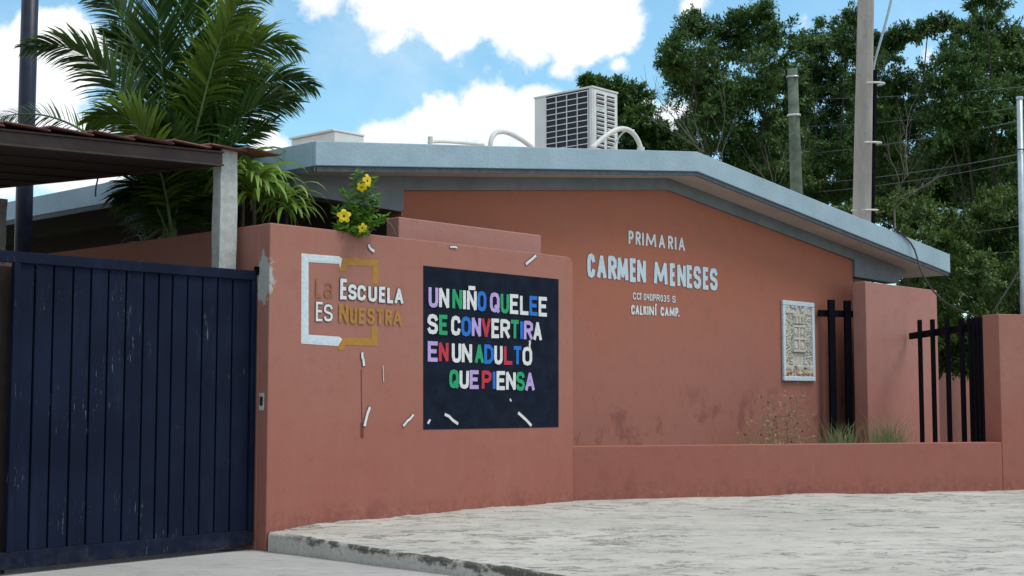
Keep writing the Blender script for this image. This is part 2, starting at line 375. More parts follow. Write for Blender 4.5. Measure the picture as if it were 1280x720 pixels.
# ------------------------------------------------------------------ corner wall with its painted signs
ZT = 3.352
cw = thing('corner_wall', 'tall terracotta corner wall with painted white and gold emblem and dark slogan panel', 'wall', (0, 0, 0))
poly = [(0, -.05), (4.85, -.05)] + [(4.85-.11+.11*math.cos(a), ZT-.11+.11*math.sin(a)) for a in np.linspace(0, math.pi/2, 6)] + [(0, ZT)]
MB().prism(poly, 0, .16).build('front_face', M['wall_front'], cw, bevel=.012)
MB().box(0, .16, .162, 6.2, -.05, ZT-.004).build('side_face', M['wall_front'], cw, bevel=.01)
GL = {  # stroke letters in a unit box
 'U': [[(0, 1), (0, .25), (.12, .06), (.35, 0), (.65, 0), (.88, .06), (1, .25), (1, 1)]], 'N': [[(0, 0), (0, 1), (1, 0), (1, 1)]], 'I': [[(.5, 0), (.5, 1)]],
 'O': [[(.5, 0), (.15, .06), (0, .25), (0, .75), (.15, .94), (.5, 1), (.85, .94), (1, .75), (1, .25), (.85, .06), (.5, 0)]],
 'E': [[(1, 1), (0, 1), (0, 0), (1, 0)], [(0, .52), (.85, .52)]], 'L': [[(0, 1), (0, 0), (1, 0)]],
 'S': [[(1, .8), (.85, .96), (.5, 1), (.15, .96), (0, .8), (0, .65), (.2, .55), (.8, .46), (1, .35), (1, .18), (.85, .04), (.5, 0), (.15, .04), (0, .2)]],
 'C': [[(1, .75), (.85, .94), (.5, 1), (.15, .94), (0, .75), (0, .25), (.15, .06), (.5, 0), (.85, .06), (1, .25)]],
 'V': [[(0, 1), (.5, 0), (1, 1)]], 'R': [[(0, 0), (0, 1)], [(0, 1), (.65, 1), (1, .88), (1, .62), (.65, .5), (0, .5)], [(.45, .5), (1, 0)]], 'P': [[(0, 0), (0, 1)], [(0, 1), (.65, 1), (1, .88), (1, .6), (.65, .46), (0, .46)]],
 'T': [[(0, 1), (1, 1)], [(.5, 1), (.5, 0)]], 'A': [[(0, 0), (.5, 1), (1, 0)], [(.2, .33), (.8, .33)]], 'D': [[(0, 0), (0, 1), (.55, 1), (.95, .8), (1, .5), (.95, .2), (.55, 0), (0, 0)]],
 'M': [[(0, 0), (.08, 1), (.5, .15), (.92, 1), (1, 0)]], 'K': [[(0, 0), (0, 1)], [(1, 1), (.05, .45)], [(.35, .6), (1, 0)]],
 'a': [[(.05, .85), (.4, 1), (.85, .93), (1, .7), (1, 0)], [(1, .5), (.5, .58), (.08, .42), (0, .2), (.25, 0), (.6, .03), (1, .25)]],
 '0': [[(.5, 0), (.1, .15), (0, .5), (.1, .85), (.5, 1), (.9, .85), (1, .5), (.9, .15), (.5, 0)]], '4': [[(.75, 0), (.85, 1)], [(.1, 1), (0, .45), (1, .45)]],
 '3': [[(0, .95), (.6, 1), (1, .8), (.85, .58), (.35, .52), (.9, .45), (1, .2), (.55, 0), (0, .05)]], '5': [[(1, 1), (.15, 1), (.1, .58), (.65, .6), (1, .35), (.85, .08), (.4, 0), (0, .08)]], '.': [[(.5, .0), (.5, .07)]]}
GL['Q'] = GL['O']+[[(.6, .28), (1.02, -.04)]]; GL['Ñ'] = GL['N']+[[(.12, 1.25), (.88, 1.25)]]; GL['Í'] = GL['I']+[[(.2, 1.2), (1.4, 1.38)]]
def split_acute(pts):
    out = [[pts[0]]]
    for i in range(1, len(pts)):
        out[-1].append(pts[i])
        if i < len(pts)-1:
            a = Vector(pts[i])-Vector(pts[i-1]); b = Vector(pts[i+1])-Vector(pts[i])
            if a.length > 1e-5 and b.length > 1e-5 and a.angle(b) > R(100): out.append([pts[i]])
    return out
def stroke(mb, pts, hw, y):
    """flat stroke with mitred joints in the XZ plane at depth y"""
    P_ = [Vector(p) for p in pts]; closed = (P_[0]-P_[-1]).length < 1e-4; n = len(P_)
    Lf = []; Rt = []
    for i, p in enumerate(P_):
        a = P_[i-1] if i else (P_[-2] if closed else None); b = P_[i+1] if i < n-1 else (P_[1] if closed else None)
        d1 = (p-a).normalized() if a is not None else None; d2 = (b-p).normalized() if b is not None else None
        if d1 is None: d1 = d2
        if d2 is None: d2 = d1
        q = p.copy()
        if a is None: q = p-d2*hw*.55
        if b is None: q = p+d1*hw*.55
        n1 = Vector((-d1.y, d1.x)); n2 = Vector((-d2.y, d2.x)); mN = (n1+n2)
        mN = mN.normalized() if mN.length > .2 else n1
        k = min(1.9, 1/max(.35, mN.dot(n1))); Lf.append(q+mN*hw*k); Rt.append(q-mN*hw*k)
    i0 = len(mb.v)
    for a, b in zip(Lf, Rt): mb.v += [(a.x, y, a.y), (b.x, y, b.y)]
    for i in range(n-1): mb.f.append((i0+2*i, i0+2*i+1, i0+2*i+3, i0+2*i+2)); mb.m.append(mb.cur)
def letter(ch, x0, x1, z0, z1, hw, y, mat, parent, outline=.010, edge='line', lean=0.):
    mb = MB(); hw0 = hw
    ww = (x1-x0)
    if ch in 'IÍ.': cx = (x0+x1)/2; x0i, x1i = cx-hw*.5, cx+hw*.5
    else: x0i, x1i = x0+hw, x1-hw
    if x1i < x0i+hw: x0i, x1i = x0+ww*.3, x1-ww*.3
    jit = lambda: random.uniform(-.05, .05)*hw
    st = []
    for pl in GL[ch]:
        st.append([(lerp(x0i, x1i, p[0])+jit(), lerp(z0+hw, z1-hw, p[1])+jit()) for p in pl])
    for s_ in st:
        if (Vector(s_[0])-Vector(s_[-1])).length < hw*.2+1e-3 and len(s_) > 5: s_[-1] = s_[0]
    st = [q for s_ in st for q in split_acute(s_)]
    if outline:
        mb.cur = 1
        for i, s_ in enumerate(st): stroke(mb, s_, hw+outline, y-.0004*i)
    mb.cur = 0
    for i, s_ in enumerate(st): stroke(mb, s_, hw, y-.0035-.0006*i)
    return mb.build("letter", [mat, P[edge]], parent)
def line(chars, zo, zs, plane, left_top, left_bot, right_top, right_bot, hwf, parent, y, outline=.01, edge='line', thin=None):
    """chars: (char, zoomleft, zoomright, colour); z interpolated between the two line ends"""
    xa, xb = chars[0][1], chars[-1][2]
    for ch, a, b, c in chars:
        mid = ((a+b)/2-xa)/(xb-xa)
        yt = lerp(left_top, right_top, mid); yb = lerp(left_bot, right_bot, mid)
        f_ = lambda x_, y_: on(zo[0]+x_/zs, zo[1]+y_/zs, 1, plane)
        z1 = f_((a+b)/2, yt).z; z0 = f_((a+b)/2, yb).z
        letter(ch, f_(a, yt).x, f_(b, yt).x, z0, z1, hwf, y, P[c], parent, outline, edge)
# slogan panel
c_ = [on(529, 332, 1, 0), on(529, 537, 1, 0), on(698, 534, 1, 0), on(698, 349, 1, 0)]
pn = MB().prism([(c_[1].x, c_[1].z), (c_[2].x, c_[2].z), (c_[3].x, c_[3].z), (c_[0].x, c_[0].z)], -.004, .004).build('slogan_panel', M['panel'], cw)
W_, LI, G_, B_, RD = 'white', 'lilac', 'green', 'blue', 'red'
zo = (520, 320); zs = 3.132
line([('U', 47, 85, LI), ('N', 88, 127, W_), ('N', 140, 178, G_), ('I', 182, 193, W_), ('Ñ', 197, 235, W_), ('O', 238, 273, B_), ('Q', 287, 325, LI), ('U', 329, 362, G_), ('E', 365, 400, W_), ('L', 405, 440, W_), ('E', 442, 475, B_), ('E', 478, 512, W_)],
     zo, zs, 0, 118, 200, 162, 238, .0235, pn, -.007, .008, 'black')
line([('S', 43, 83, W_), ('E', 88, 123, G_), ('C', 135, 172, W_), ('O', 175, 213, B_), ('N', 216, 252, LI), ('V', 254, 290, RD), ('E', 293, 325, W_), ('R', 328, 365, W_), ('T', 367, 402, G_), ('I', 405, 417, B_), ('R', 420, 455, LI), ('A', 457, 490, W_)],
     zo, zs, 0, 226, 305, 258, 333, .0235, pn, -.007, .008, 'black')
line([('E', 44, 85, LI), ('N', 87, 125, RD), ('U', 138, 175, W_), ('N', 177, 217, W_), ('A', 228, 263, G_), ('D', 265, 302, B_), ('U', 304, 337, W_), ('L', 342, 377, RD), ('T', 378, 412, B_), ('O', 415, 452, W_)],
     zo, zs, 0, 333, 413, 356, 430, .0235, pn, -.007, .008, 'black')
line([('Q', 128, 165, G_), ('U', 168, 205, W_), ('E', 208, 245, LI), ('P', 255, 293, RD), ('I', 297, 310, B_), ('E', 313, 348, W_), ('N', 350, 388, W_), ('S', 390, 423, G_), ('A', 425, 462, LI)],
     zo, zs, 0, 444, 517, 455, 530, .0235, pn, -.007, .008, 'black')
# emblem: two brackets and the words
zo = (360, 300); zs = 4.8
def zp(x, y): p = on(zo[0]+x/zs, zo[1]+y/zs, 1, 0); return (p.x, p.z)
def flat(mb, pts, y): mb.quadv([(p[0], y, p[1]) for p in [zp(*q) for q in pts]][::-1])
mb = MB(); mb.cur = 0
flat(mb, [(80, 80), (122, 84), (122, 568), (78, 620)], -.003); flat(mb, [(122.5, 84), (305, 98), (325, 112), (312, 172), (306, 143), (122.5, 132)], -.003); flat(mb, [(78.5, 621), (122.5, 568), (305, 580), (325, 594), (300, 636)], -.003)
mb.cur = 1
flat(mb, [(87, 90), (115, 92), (115, 575), (86, 610)], -.005); flat(mb, [(122, 93), (300, 108), (312, 118), (303, 135), (122, 123)], -.005); flat(mb, [(92, 612), (122, 577), (300, 589), (312, 598), (296, 626)], -.005)
em = mb.build('emblem_bracket', [P['white'], P['ice']], cw); em['label'] = 'white and pale blue painted half frame of the emblem'
mb = MB()
flat(mb, [(345, 105), (545, 120), (543, 157), (350, 150), (345, 187), (308, 187), (320, 140), (330, 112)], -.003); flat(mb, [(506, 157.5), (543, 158), (540, 268), (505, 262)], -.003)
flat(mb, [(500, 518), (537, 520), (536, 588), (500, 588)], -.003); flat(mb, [(340, 585), (500, 588.5), (536, 588.5), (535, 637), (345, 630), (335, 662), (303, 660), (300, 640), (325, 600)], -.003)
em2 = mb.build('emblem_bracket', P['gold'], cw); em2['label'] = 'gold painted half frame of the emblem'
line([('L', 163, 202, 'brown'), ('a', 215, 265, 'brown')], zo, zs, 0, 222, 345, 262, 350, .011, em2, -.006, 0)
line([('E', 165, 207, W_), ('S', 213, 265, W_)], zo, zs, 0, 365, 487, 392, 490, .0135, em, -.006, .008)
line([('E', 310, 352, W_)], zo, zs, 0, 232, 357, 232, 357, .020, em, -.008, .008)
line([('S', 358, 408, W_), ('C', 413, 464, W_), ('U', 478, 530, W_), ('E', 543, 582, W_), ('L', 592, 630, W_), ('A', 636, 689, W_)], zo, zs, 0, 264, 357, 290, 387, .0185, em, -.008, .008)
line([('N', 303, 358, 'gold')], zo, zs, 0, 378, 498, 378, 498, .019, em2, -.008, 0)
line([('U', 368, 411, 'gold'), ('E', 420, 463, 'gold'), ('S', 472, 516, 'gold'), ('T', 524, 570, 'gold'), ('R', 580, 620, 'gold'), ('A', 626, 680, 'gold')], zo, zs, 0, 400, 500, 420, 517, .018, em2, -.008, 0)
# scrapes where tape has torn the paint off
for (a, b, c, d, hw) in [(460, 307, 466, 314, .022), (562, 308.5, 570, 309, .016), (657, 330, 669, 320, .024), (452, 441, 454.5, 456, .022), (461, 510, 455, 531, .024), (516, 519, 504, 532, .020),
                         (556, 518, 571, 529, .022), (648, 517, 663, 531, .024), (537, 525, 534.5, 529, .018), (637, 499, 638, 501.5, .014), (661.5, 426, 661, 434, .02), (478, 457, 478.6, 477, .006)]:
    p, q = on(a, b, 1, 0), on(c, d, 1, 0); mb = MB(); pts = [(lerp(p.x, q.x, t)+random.uniform(-.3, .3)*hw, lerp(p.z, q.z, t)+random.uniform(-.3, .3)*hw) for t in (0, .3, .6, 1)]
    mb.cur = 1; stroke(mb, pts, hw*1.05, -.009); mb.cur = 0; stroke(mb, pts, hw*.72, -.011)
    mb.build('paint_scrape', [P['white'], P['line']], cw)
mb = MB(); p, q = on(451.5, 462, 1, 0), on(452.5, 530, 1, 0); r_ = on(452.5, 546, 1, 0)
stroke(mb, [(p.x, p.z), (p.x+.006, p.z-.3), (q.x, q.z)], .007, -.003); stroke(mb, [(q.x, q.z), (r_.x, r_.z)], .022, -.0035)
mb.build('rust_run', plain('rust_red_run', (.17, .045, .04), .9), cw)
# lock hole on the reveal beside the gate
lk = MB().box(-.006, .02, .06, .14, 1.42, 1.60).build('lock_plate', M['cast_concrete'], cw, bevel=.004); MB().box(-.009, .01, .075, .125, 1.47, 1.56).build('lock_hole', M['slot'], lk)

# ------------------------------------------------------------------ low wall running off at an angle, right hand wall
A0 = (4.853, 0.02); A1 = (10.86, -3.085); dA = Vector((A1[0]-A0[0], A1[1]-A0[1])).normalized(); nA = Vector((-dA.y, dA.x))
tag(MB().beam(A0, A1, .16, -.05, .915, -.05, .885).build('low_wall', M['wall_front'], bevel=.012), 'low terracotta wall along the pavement between corner wall and right hand wall', 'wall')
A2 = (A1[0]+dA.x*.004, A1[1]+dA.y*.004); A3 = (A1[0]+dA.x*7, A1[1]+dA.y*7)
mb = MB(); top = on(1250, 392.5, 1, A1[1]).z
P0_ = Vector(A2)
tag(MB().beam(A2, A3, .36, -.05, top, -.05, top-.02).build('end_wall', M['wall_front'], bevel=.012), 'tall terracotta wall at the right edge of the picture beside the black bars', 'wall')

tag(MB().box(-6.2, -6.0, .2, 9, 0, 3.8).build('driveway_shade_wall', M['wall_front'], bevel=.012), 'added terracotta wall out of view left of the driveway, shading the side wall under the canopy', 'wall')  # added outside the view to darken the side wall beneath the canopy
# parapet slabs behind
sx0, sx1 = xy(497, .5), xy(677, .5)
tag(MB().box(sx0, sx1, .5, .72, 0, 3.675).build('parapet_wall', M['wall_side'], bevel=.014), 'short pale terracotta parapet rising just behind the top of the corner wall', 'wall')
px0, px1 = xy(1084.5, .5), xy(1174, .5)
tag(MB().box(px0, px1, .5, .76, 0, 3.60).build('screen_wall', M['wall_side'], bevel=.014), 'free standing terracotta slab wall between the two groups of black bars', 'wall')

# ------------------------------------------------------------------ school building
GY = 1.2; FY = .62; BY = 15
bl = thing('school_building', 'low terracotta school building with pale blue roof edge and painted school name', 'building', (3, GY, 0))
gx0, gx1 = xy(500, GY), xy(1068.5, GY); rx = xy(838, GY)
zl, zr, zc = 4.20, 4.14, 4.84
gw = MB().prism([(gx0, 0), (gx1, 0), (gx1, zr), (rx, zc), (gx0, zl)], GY, GY+.2).build('gable_wall', M['wall_gable'], bl)
MB().prism([(gx0+.004, 0), (gx0+.2, 0), (gx0+.2, 4.2), (gx0+.004, 4.2)], GY+.202, BY-.4).build('veranda_wall', M['veranda_shade'], bl)  # dark colour stands in for the shade under the eave
MB().prism([(gx1-.2, 0), (gx1, 0), (gx1, 4.1), (gx1-.2, 4.1)], GY+.202, BY-.4).build('end_wall', M['wall_side'], bl)
MB().box(gx0+.2, gx1-.2, BY-.6, BY-.4, 0, 4.1).build('back_wall', M['wall_side'], bl)
# roof slab following the low pitch
e0 = on(395, 176, 1, FY); e0b = on(395, 207, 1, FY); rg = on(872, 189.5, 1, FY); rgb = on(866, 213, 1, FY); e1 = on(1187.5, 318, 1, FY); e1b = on(1187.5, 341, 1, FY)
rgb.x = rg.x
rf = MB().prism([(e0.x+.03, e0b.z-.05), (rg.x, rgb.z-.05), (e1.x-.03, e1b.z-.05), (e1.x-.03, e1.z-.035), (rg.x, rg.z-.035), (e0.x+.03, e0.z-.035)], FY+.06, BY).build('roof', M['soffit'], bl)
MB().prism([(e0.x, e0b.z), (rg.x, rgb.z), (e1.x, e1b.z), (e1.x, e1.z), (rg.x, rg.z), (e0.x, e0.z)], FY, FY+.058).build('fascia_board', M['fascia'], rf, bevel=.01)
lo = .062
MB().prism([(e0.x+.04, e0b.z-lo), (rg.x, rgb.z-lo), (e1.x-.04, e1b.z-lo), (e1.x-.04, e1b.z-.002), (rg.x, rgb.z-.002), (e0.x+.04, e0b.z-.002)], FY+.022, FY+.055).build('shadow_gap_band', M['fascia_shadow'], rf)
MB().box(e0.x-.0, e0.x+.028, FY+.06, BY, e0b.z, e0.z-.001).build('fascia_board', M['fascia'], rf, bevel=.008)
MB().box(e0.x+.010, e0.x+.0285, FY+.062, BY, e0b.z-lo-.004, e0b.z-.002).build('shadow_gap_band', M['fascia_shadow'], rf)
MB().box(e1.x-.028, e1.x, FY+.06, BY, e1b.z, e1.z-.001).build('fascia_board', M['fascia'], rf, bevel=.008)
# veranda ceiling, the shade under the eave put into its dark colour
s1 = (rgb.z-e0b.z)/(rg.x-e0.x)
def zs_l(x): return e0b.z-.05+s1*(x-e0.x)
s2 = (e1b.z-rgb.z)/(e1.x-rg.x)
def zs_r(x): return rgb.z-.05+s2*(x-rg.x)
MB().prism([(e0.x+.065, zs_l(e0.x+.065)-.02), (gx0, zs_l(gx0)-.02), (gx0, zs_l(gx0)-.004), (e0.x+.065, zs_l(e0.x+.065)-.004)], GY+.22, BY-.1).build('veranda_ceiling', M['veranda_shade'], bl)
# grey beam along the head of the wall, tapering out under both eaves
zsr = zs_l(rg.x)
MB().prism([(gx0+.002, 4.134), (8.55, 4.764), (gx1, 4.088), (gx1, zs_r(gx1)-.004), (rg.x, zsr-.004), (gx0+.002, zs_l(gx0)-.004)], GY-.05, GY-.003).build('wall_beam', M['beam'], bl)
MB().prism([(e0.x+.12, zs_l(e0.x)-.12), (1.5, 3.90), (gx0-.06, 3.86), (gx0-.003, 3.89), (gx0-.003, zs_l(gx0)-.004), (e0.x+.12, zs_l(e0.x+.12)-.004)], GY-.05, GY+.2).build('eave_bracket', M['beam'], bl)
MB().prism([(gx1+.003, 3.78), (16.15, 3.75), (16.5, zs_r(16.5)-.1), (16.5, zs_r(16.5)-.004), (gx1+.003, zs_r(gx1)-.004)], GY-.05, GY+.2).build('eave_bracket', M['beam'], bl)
# painted school name
zo = (720, 270); zs = 5.142; yy = GY-.004
line([('P', 335, 367, W_), ('R', 380, 413, W_), ('I', 422, 433, W_), ('M', 445, 512, W_), ('A', 528, 569, W_), ('R', 588, 620, W_), ('I', 630, 644, W_), ('A', 656, 696, W_)], zo, zs, GY, 92, 182, 140, 228, .021, gw, yy, .005)
line([('C', 70, 120, 'ice'), ('A', 132, 192, 'ice'), ('R', 203, 258, 'ice'), ('M', 262, 332, 'ice'), ('E', 343, 385, 'ice'), ('N', 390, 446, 'ice'), ('M', 498, 584, 'ice'), ('E', 600, 636, 'ice'), ('N', 648, 702, 'ice'), ('E', 708, 746, 'ice'), ('S', 752, 800, 'ice'), ('E', 812, 850, 'ice'), ('S', 857, 906, 'ice')], zo, zs, GY, 237, 395, 338, 482, .038, gw, yy, .007)
line([('C', 363, 384, W_), ('C', 388, 407, W_), ('T', 406, 420, W_), ('0', 432, 450, W_), ('4', 452, 470, W_), ('D', 473, 491, W_), ('P', 494, 510, W_), ('R', 514, 536, W_), ('0', 540, 557, W_), ('3', 561, 577, W_), ('5', 582, 598, W_), ('S', 616, 638, W_)], zo, zs, GY, 490, 537, 514, 558, .0095, gw, yy, .003)
line([('C', 352, 376, W_), ('A', 379, 404, W_), ('L', 408, 426, W_), ('K', 430, 452, W_), ('I', 455, 464, W_), ('N', 468, 498, W_), ('Í', 504, 515, W_), ('C', 541, 563, W_), ('A', 567, 593, W_), ('M', 598, 631, W_), ('P', 635, 654, W_), ('.', 654, 662, W_)], zo, zs, GY, 570, 634, 590, 650, .0165, gw, yy, .004)

# stone relief plaque
pl = thing('relief_plaque', 'upright carved stone plaque in a pale blue frame on the school wall', 'plaque', (12.45, GY, 2.5))
ax0, ax1 = on(979, 425, 1, GY-.04).x, on(1018.5, 425, 1, GY-.04).x; az0, az1 = on(979, 476, 1, GY-.04).z, on(979, 375, 1, GY-.04).z
fw = .085
MB().box(ax0, ax1, GY-.05, GY-.002, az1-fw, az1).build('frame_rail', P['ice'], pl, bevel=.012); MB().box(ax0, ax1, GY-.05, GY-.002, az0, az0+fw).build('frame_rail', P['ice'], pl, bevel=.012)
MB().box(ax0, ax0+fw, GY-.048, GY-.002, az0+fw+.001, az1-fw-.001).build('frame_stile', P['ice'], pl, bevel=.012); MB().box(ax1-fw, ax1, GY-.048, GY-.002, az0+fw+.001, az1-fw-.001).build('frame_stile', P['ice'], pl, bevel=.012)
nx, nz = 70, 120
X, Z = np.meshgrid(np.linspace(ax0+fw*.6, ax1-fw*.6, nx), np.linspace(az0+fw*.6, az1-fw*.6, nz), indexing='ij')
U = (X-(ax0+ax1)/2)/((ax1-ax0)/2); V = (Z-az0)/(az1-az0)
h = .028*np.abs(np.sin(9*fbm(U*2.6+10, V*6+3, 4, 91)*3.2))*(np.abs(U) > .36)                  # scrolling foliage round the shield
sh = (np.abs(U) < .40) & (V > .36) & (V < .70); ed = np.maximum(np.abs(U)/.40, np.abs(V-.53)/.17)
h = np.where(sh, np.where(ed > .84, .045, .02), h)
h = np.where(sh & (ed < .84) & ((np.abs(U) < .04) | (np.abs(V-.53) < .012)), .04, h)
for cu, cv in ((-.2, .62), (.2, .62), (-.2, .44), (.2, .44)): h = np.where(sh & (((U-cu)/.11)**2+((V-cv)/.045)**2 < 1), .04, h)
cr = (np.abs(U) < .30) & (V > .715) & (V < .80); h = np.where(cr, .022+.022*(np.sin(U*30) > 0), h)
cr = (np.abs(U) < .36) & (V > .80) & (V < .84); h = np.where(cr, .04, h); h = np.where((V > .84) | (V < .2), .025*(fbm(U*4+30, V*14, 4, 8) > .5)+.012, h)
h = h+.012*(fbm(U*7, V*20, 3, 21)-.5)
v = np.stack([X, GY-.008-h, Z], -1).reshape(-1, 3); idx = np.arange(nx*nz).reshape(nx, nz); f = np.stack([idx[:-1, :-1], idx[1:, :-1], idx[1:, 1:], idx[:-1, 1:]], -1).reshape(-1, 4)
mb = MB(); mb.v = v.tolist(); mb.f = f.tolist(); mb.m = [0]*len(f); mb.build('carved_panel', M['relief'], pl)

# ------------------------------------------------------------------ black bars
def bars(name, label, a, b, xs, z0, zrail, ztop, w_=.1, rh=.1, drop=0.):
    """flat steel bars standing on the line a->b at fractions xs, with one rail"""
    t = thing(name, label, 'fence', (a[0], a[1], z0)); a = Vector(a); b = Vector(b); d = (b-a).normalized()
    ang = math.atan2(d.y, d.x)
    MB().beam(tuple(a), tuple(b), .05, zrail-rh/2, zrail-rh/2+rh).build('rail', M['black_metal'], t, bevel=.005)
    n_ = Vector((-d.y, d.x))
    for q in xs:
        c = a.lerp(b, q)-n_*.004
        p0 = c-d*w_/2; p1 = c+d*w_/2
        MB().beam(tuple(p0), tuple(p1), -.06, z0, ztop-drop*q+random.uniform(-.01, .01)).build('bar', M['black_metal'], t, bevel=.004)
    return t
la = on(1024, 392, 1, 1.13); lb = on(1069, 391, 1, .80)
def frac(a, b, u):
    lo_, hi_ = -.2, 1.3
    f_ = lambda q: (lambda p: 640+F*(p-CAM).dot(RT)/(p-CAM).dot(FW))(Vector((lerp(a[0], b[0], q), lerp(a[1], b[1], q), 2.5)))
    for _ in range(40):
        mi = (lo_+hi_)/2
        if f_(mi) < u: lo_ = mi
        else: hi_ = mi
    return lo_
a_, b_ = (la.x, 1.13), (lb.x-.01, .80)
bars('bar_fence', 'two tall black bars with one rail between the stone plaque and the slab wall', a_, b_, [frac(a_, b_, 1038.5), frac(a_, b_, 1058.5)], .2, 3.03, 3.27, .13, .12)
ra_, rb_ = (15.2, .46), (11.5, -3.0)
rb_ = (12.1, -2.35)
bars('bar_fence', 'row of tall black bars with one rail beside the right hand wall', ra_, rb_, [frac(ra_, rb_, q) for q in (1152.5, 1168.5, 1187, 1205, 1216, 1221.5, 1227, 1232, 1238)], .2, 2.66, 2.95, .10, .12, .17)

# ------------------------------------------------------------------ sliding gate
GP = .2
gt = thing('sliding_gate', 'dark navy sheet steel gate with vertical ribs and scratched paint', 'gate', (-2.7, GP, .05))
X0, X1 = xy(13, GP), xy(318.5, GP); Z1 = 2.862; Z0 = .06
MB().box(X0-1.2, X1, GP-.012, GP+.05, Z1-.10, Z1).build('top_rail', M['gate'], gt, bevel=.006)
MB().box(X0-1.2, X1, GP-.012, GP+.05, Z0-.01, Z0+.14).build('bottom_rail', M['gate'], gt, bevel=.006)
MB().box(X1-.06, X1-.001, GP-.014, GP+.049, Z0+.141, Z1-.101).build('end_post', M['gate'], gt, bevel=.006)
MB().box(X0, X0+.06, GP-.014, GP+.049, Z0+.141, Z1-.101).build('end_post', M['gate'], gt, bevel=.006)
seams = [19, 41, 64.5, 89, 111.5, 133.5, 156, 178, 197, 214, 233, 252, 271, 290, 309]
xs_ = [xy(q, GP) for q in seams]; xs_[-1] = X1-.062
for i in range(len(xs_)-1):
    a, b = xs_[i], xs_[i+1]; g = .007
    mb = MB(); y = GP+.012+random.uniform(-.002, .002)
    prof = [(a+g, y+.028), (a+g+.004, y), (b-g-.004, y), (b-g, y+.028)]
    i0 = len(mb.v)
    for z in (Z0+.142, Z1-.102): mb.v += [(px, py, z) for px, py in prof]
    for q in range(3): mb.f.append((q, q+1, q+5, q+4)); mb.m.append(0)
    mb.build('plank', M['gate'], gt)
MB().box(X0+.06, X1-.06, GP+.041, GP+.046, Z0+.142, Z1-.102).build('backing_sheet', M['black_metal'], gt)
MB().box(X1-.02, X1+.02, GP-.03, GP+.02, Z1-.04, Z1+.045).build('latch_tab', M['black_metal'], gt, bevel=.004)
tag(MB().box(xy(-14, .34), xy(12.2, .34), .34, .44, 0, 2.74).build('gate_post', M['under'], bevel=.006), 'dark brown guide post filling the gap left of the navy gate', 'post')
# ------------------------------------------------------------------ canopy over the gateway
cp = thing('gateway_canopy', 'gateway canopy with red sheet roof, brown steel channel and two rough concrete posts', 'canopy', (-2.5, .4, 0))
cy0, cy1 = .35, 5.4; cz = lambda x: 3.975+.045*(x+2.76)
slope = .055
cx0, cx1 = -11.0, -.33  # left end lengthened out of view to shade the side wall
def ztop(x, y): return cz(x)+slope*(y-cy0)
def sheetbox(x0, x1, y0, y1, lo_, hi_, name, mat, par):
    c = [(x0, y0, ztop(x0, y0)+lo_), (x1, y0, ztop(x1, y0)+lo_), (x1, y1, ztop(x1, y1)+lo_), (x0, y1, ztop(x0, y1)+lo_)]
    c += [(p[0], p[1], p[2]-lo_+hi_) for p in c]
    return MB().hexa(c).build(name, mat, par, bevel=.003)
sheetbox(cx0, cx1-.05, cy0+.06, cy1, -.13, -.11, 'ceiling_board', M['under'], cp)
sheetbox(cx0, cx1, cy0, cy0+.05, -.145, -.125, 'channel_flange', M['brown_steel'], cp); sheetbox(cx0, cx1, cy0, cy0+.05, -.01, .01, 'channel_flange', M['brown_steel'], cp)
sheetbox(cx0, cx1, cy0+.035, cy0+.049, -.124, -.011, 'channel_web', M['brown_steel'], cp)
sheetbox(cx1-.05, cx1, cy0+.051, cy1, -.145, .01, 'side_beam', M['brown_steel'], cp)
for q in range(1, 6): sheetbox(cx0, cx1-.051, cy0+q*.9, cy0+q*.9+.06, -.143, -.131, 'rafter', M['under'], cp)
pitch = .442; x = .055+.29; i = 0
while x > cx0:
    a, b = x-pitch-.03, x
    pr = [(a, .045), (a+.02, .062), (a+.05, .060), (b-.03, .026), (b, .02)]
    mb = MB(); ys2 = [cy0-.07, cy1]
    for y in ys2: mb.v += [(px, y+random.uniform(-.012, .012), ztop(px, y)+pz+.012) for px, pz in pr]
    for y in ys2: mb.v += [(px, y+.0, ztop(px, y)+pz) for px, pz in pr]
    for q in range(4): mb.f += [(q, q+1, q+6, q+5), (10+q+1, 10+q, 15+q, 15+q+1), (q+1, q, 10+q, 10+q+1)]; mb.m += [0]*3
    mb.build('roof_sheet', M['tile'], cp); x -= pitch; i += 1
def cpost(u, y, wd, zt, z0=0, lean=.0):
    xc = xy(u, y)
    mb = MB(); n_ = 26
    for k in range(n_+1):
        z = lerp(z0, zt, k/n_); o = lean*(z-2.9); j = [random.uniform(-.006, .006) for _ in range(8)]
        mb.v += [(xc-wd/2+o+j[0], y+j[1], z), (xc+wd/2+o+j[2], y+j[3], z), (xc+wd/2+o+j[4], y+wd*.7+j[5], z), (xc-wd/2+o+j[6], y+wd*.7+j[7], z)]
    for k in range(n_):
        for q in range(4): a = k*4+q; b = k*4+(q+1) % 4; mb.f.append((a, b, b+4, a+4)); mb.m.append(0)
    mb.f.append((3, 2, 1, 0)); mb.f.append((n_*4, n_*4+1, n_*4+2, n_*4+3)); mb.m += [0, 0]
    return mb.build('concrete_post', M['cast_concrete'], cp, bevel=.008)
cpost(282.5, .42, .215, 4.13, lean=.0)
cpost(-7, 5.0, .2, 4.05)
mb = MB(); a = on(123, 212, 1, 4.6); mb.tube(bez([a, a+Vector((.02, 0, -.12)), a+Vector((-.05, 0, -.22)), a+Vector((-.03, 0, -.36))], 6), .012, 5); mb.build('hanging_strap', M['wire'], cp)
# navy steel pole
p = on(31, 230, 1, 6.2)
tag(MB().tube([(p.x, p.y, 0), (p.x, p.y, 9.5)], .115, 16).build('steel_pole', M['navy_pole'], smooth=True), 'dark navy steel pole rising past the canopy at the left edge', 'pole')

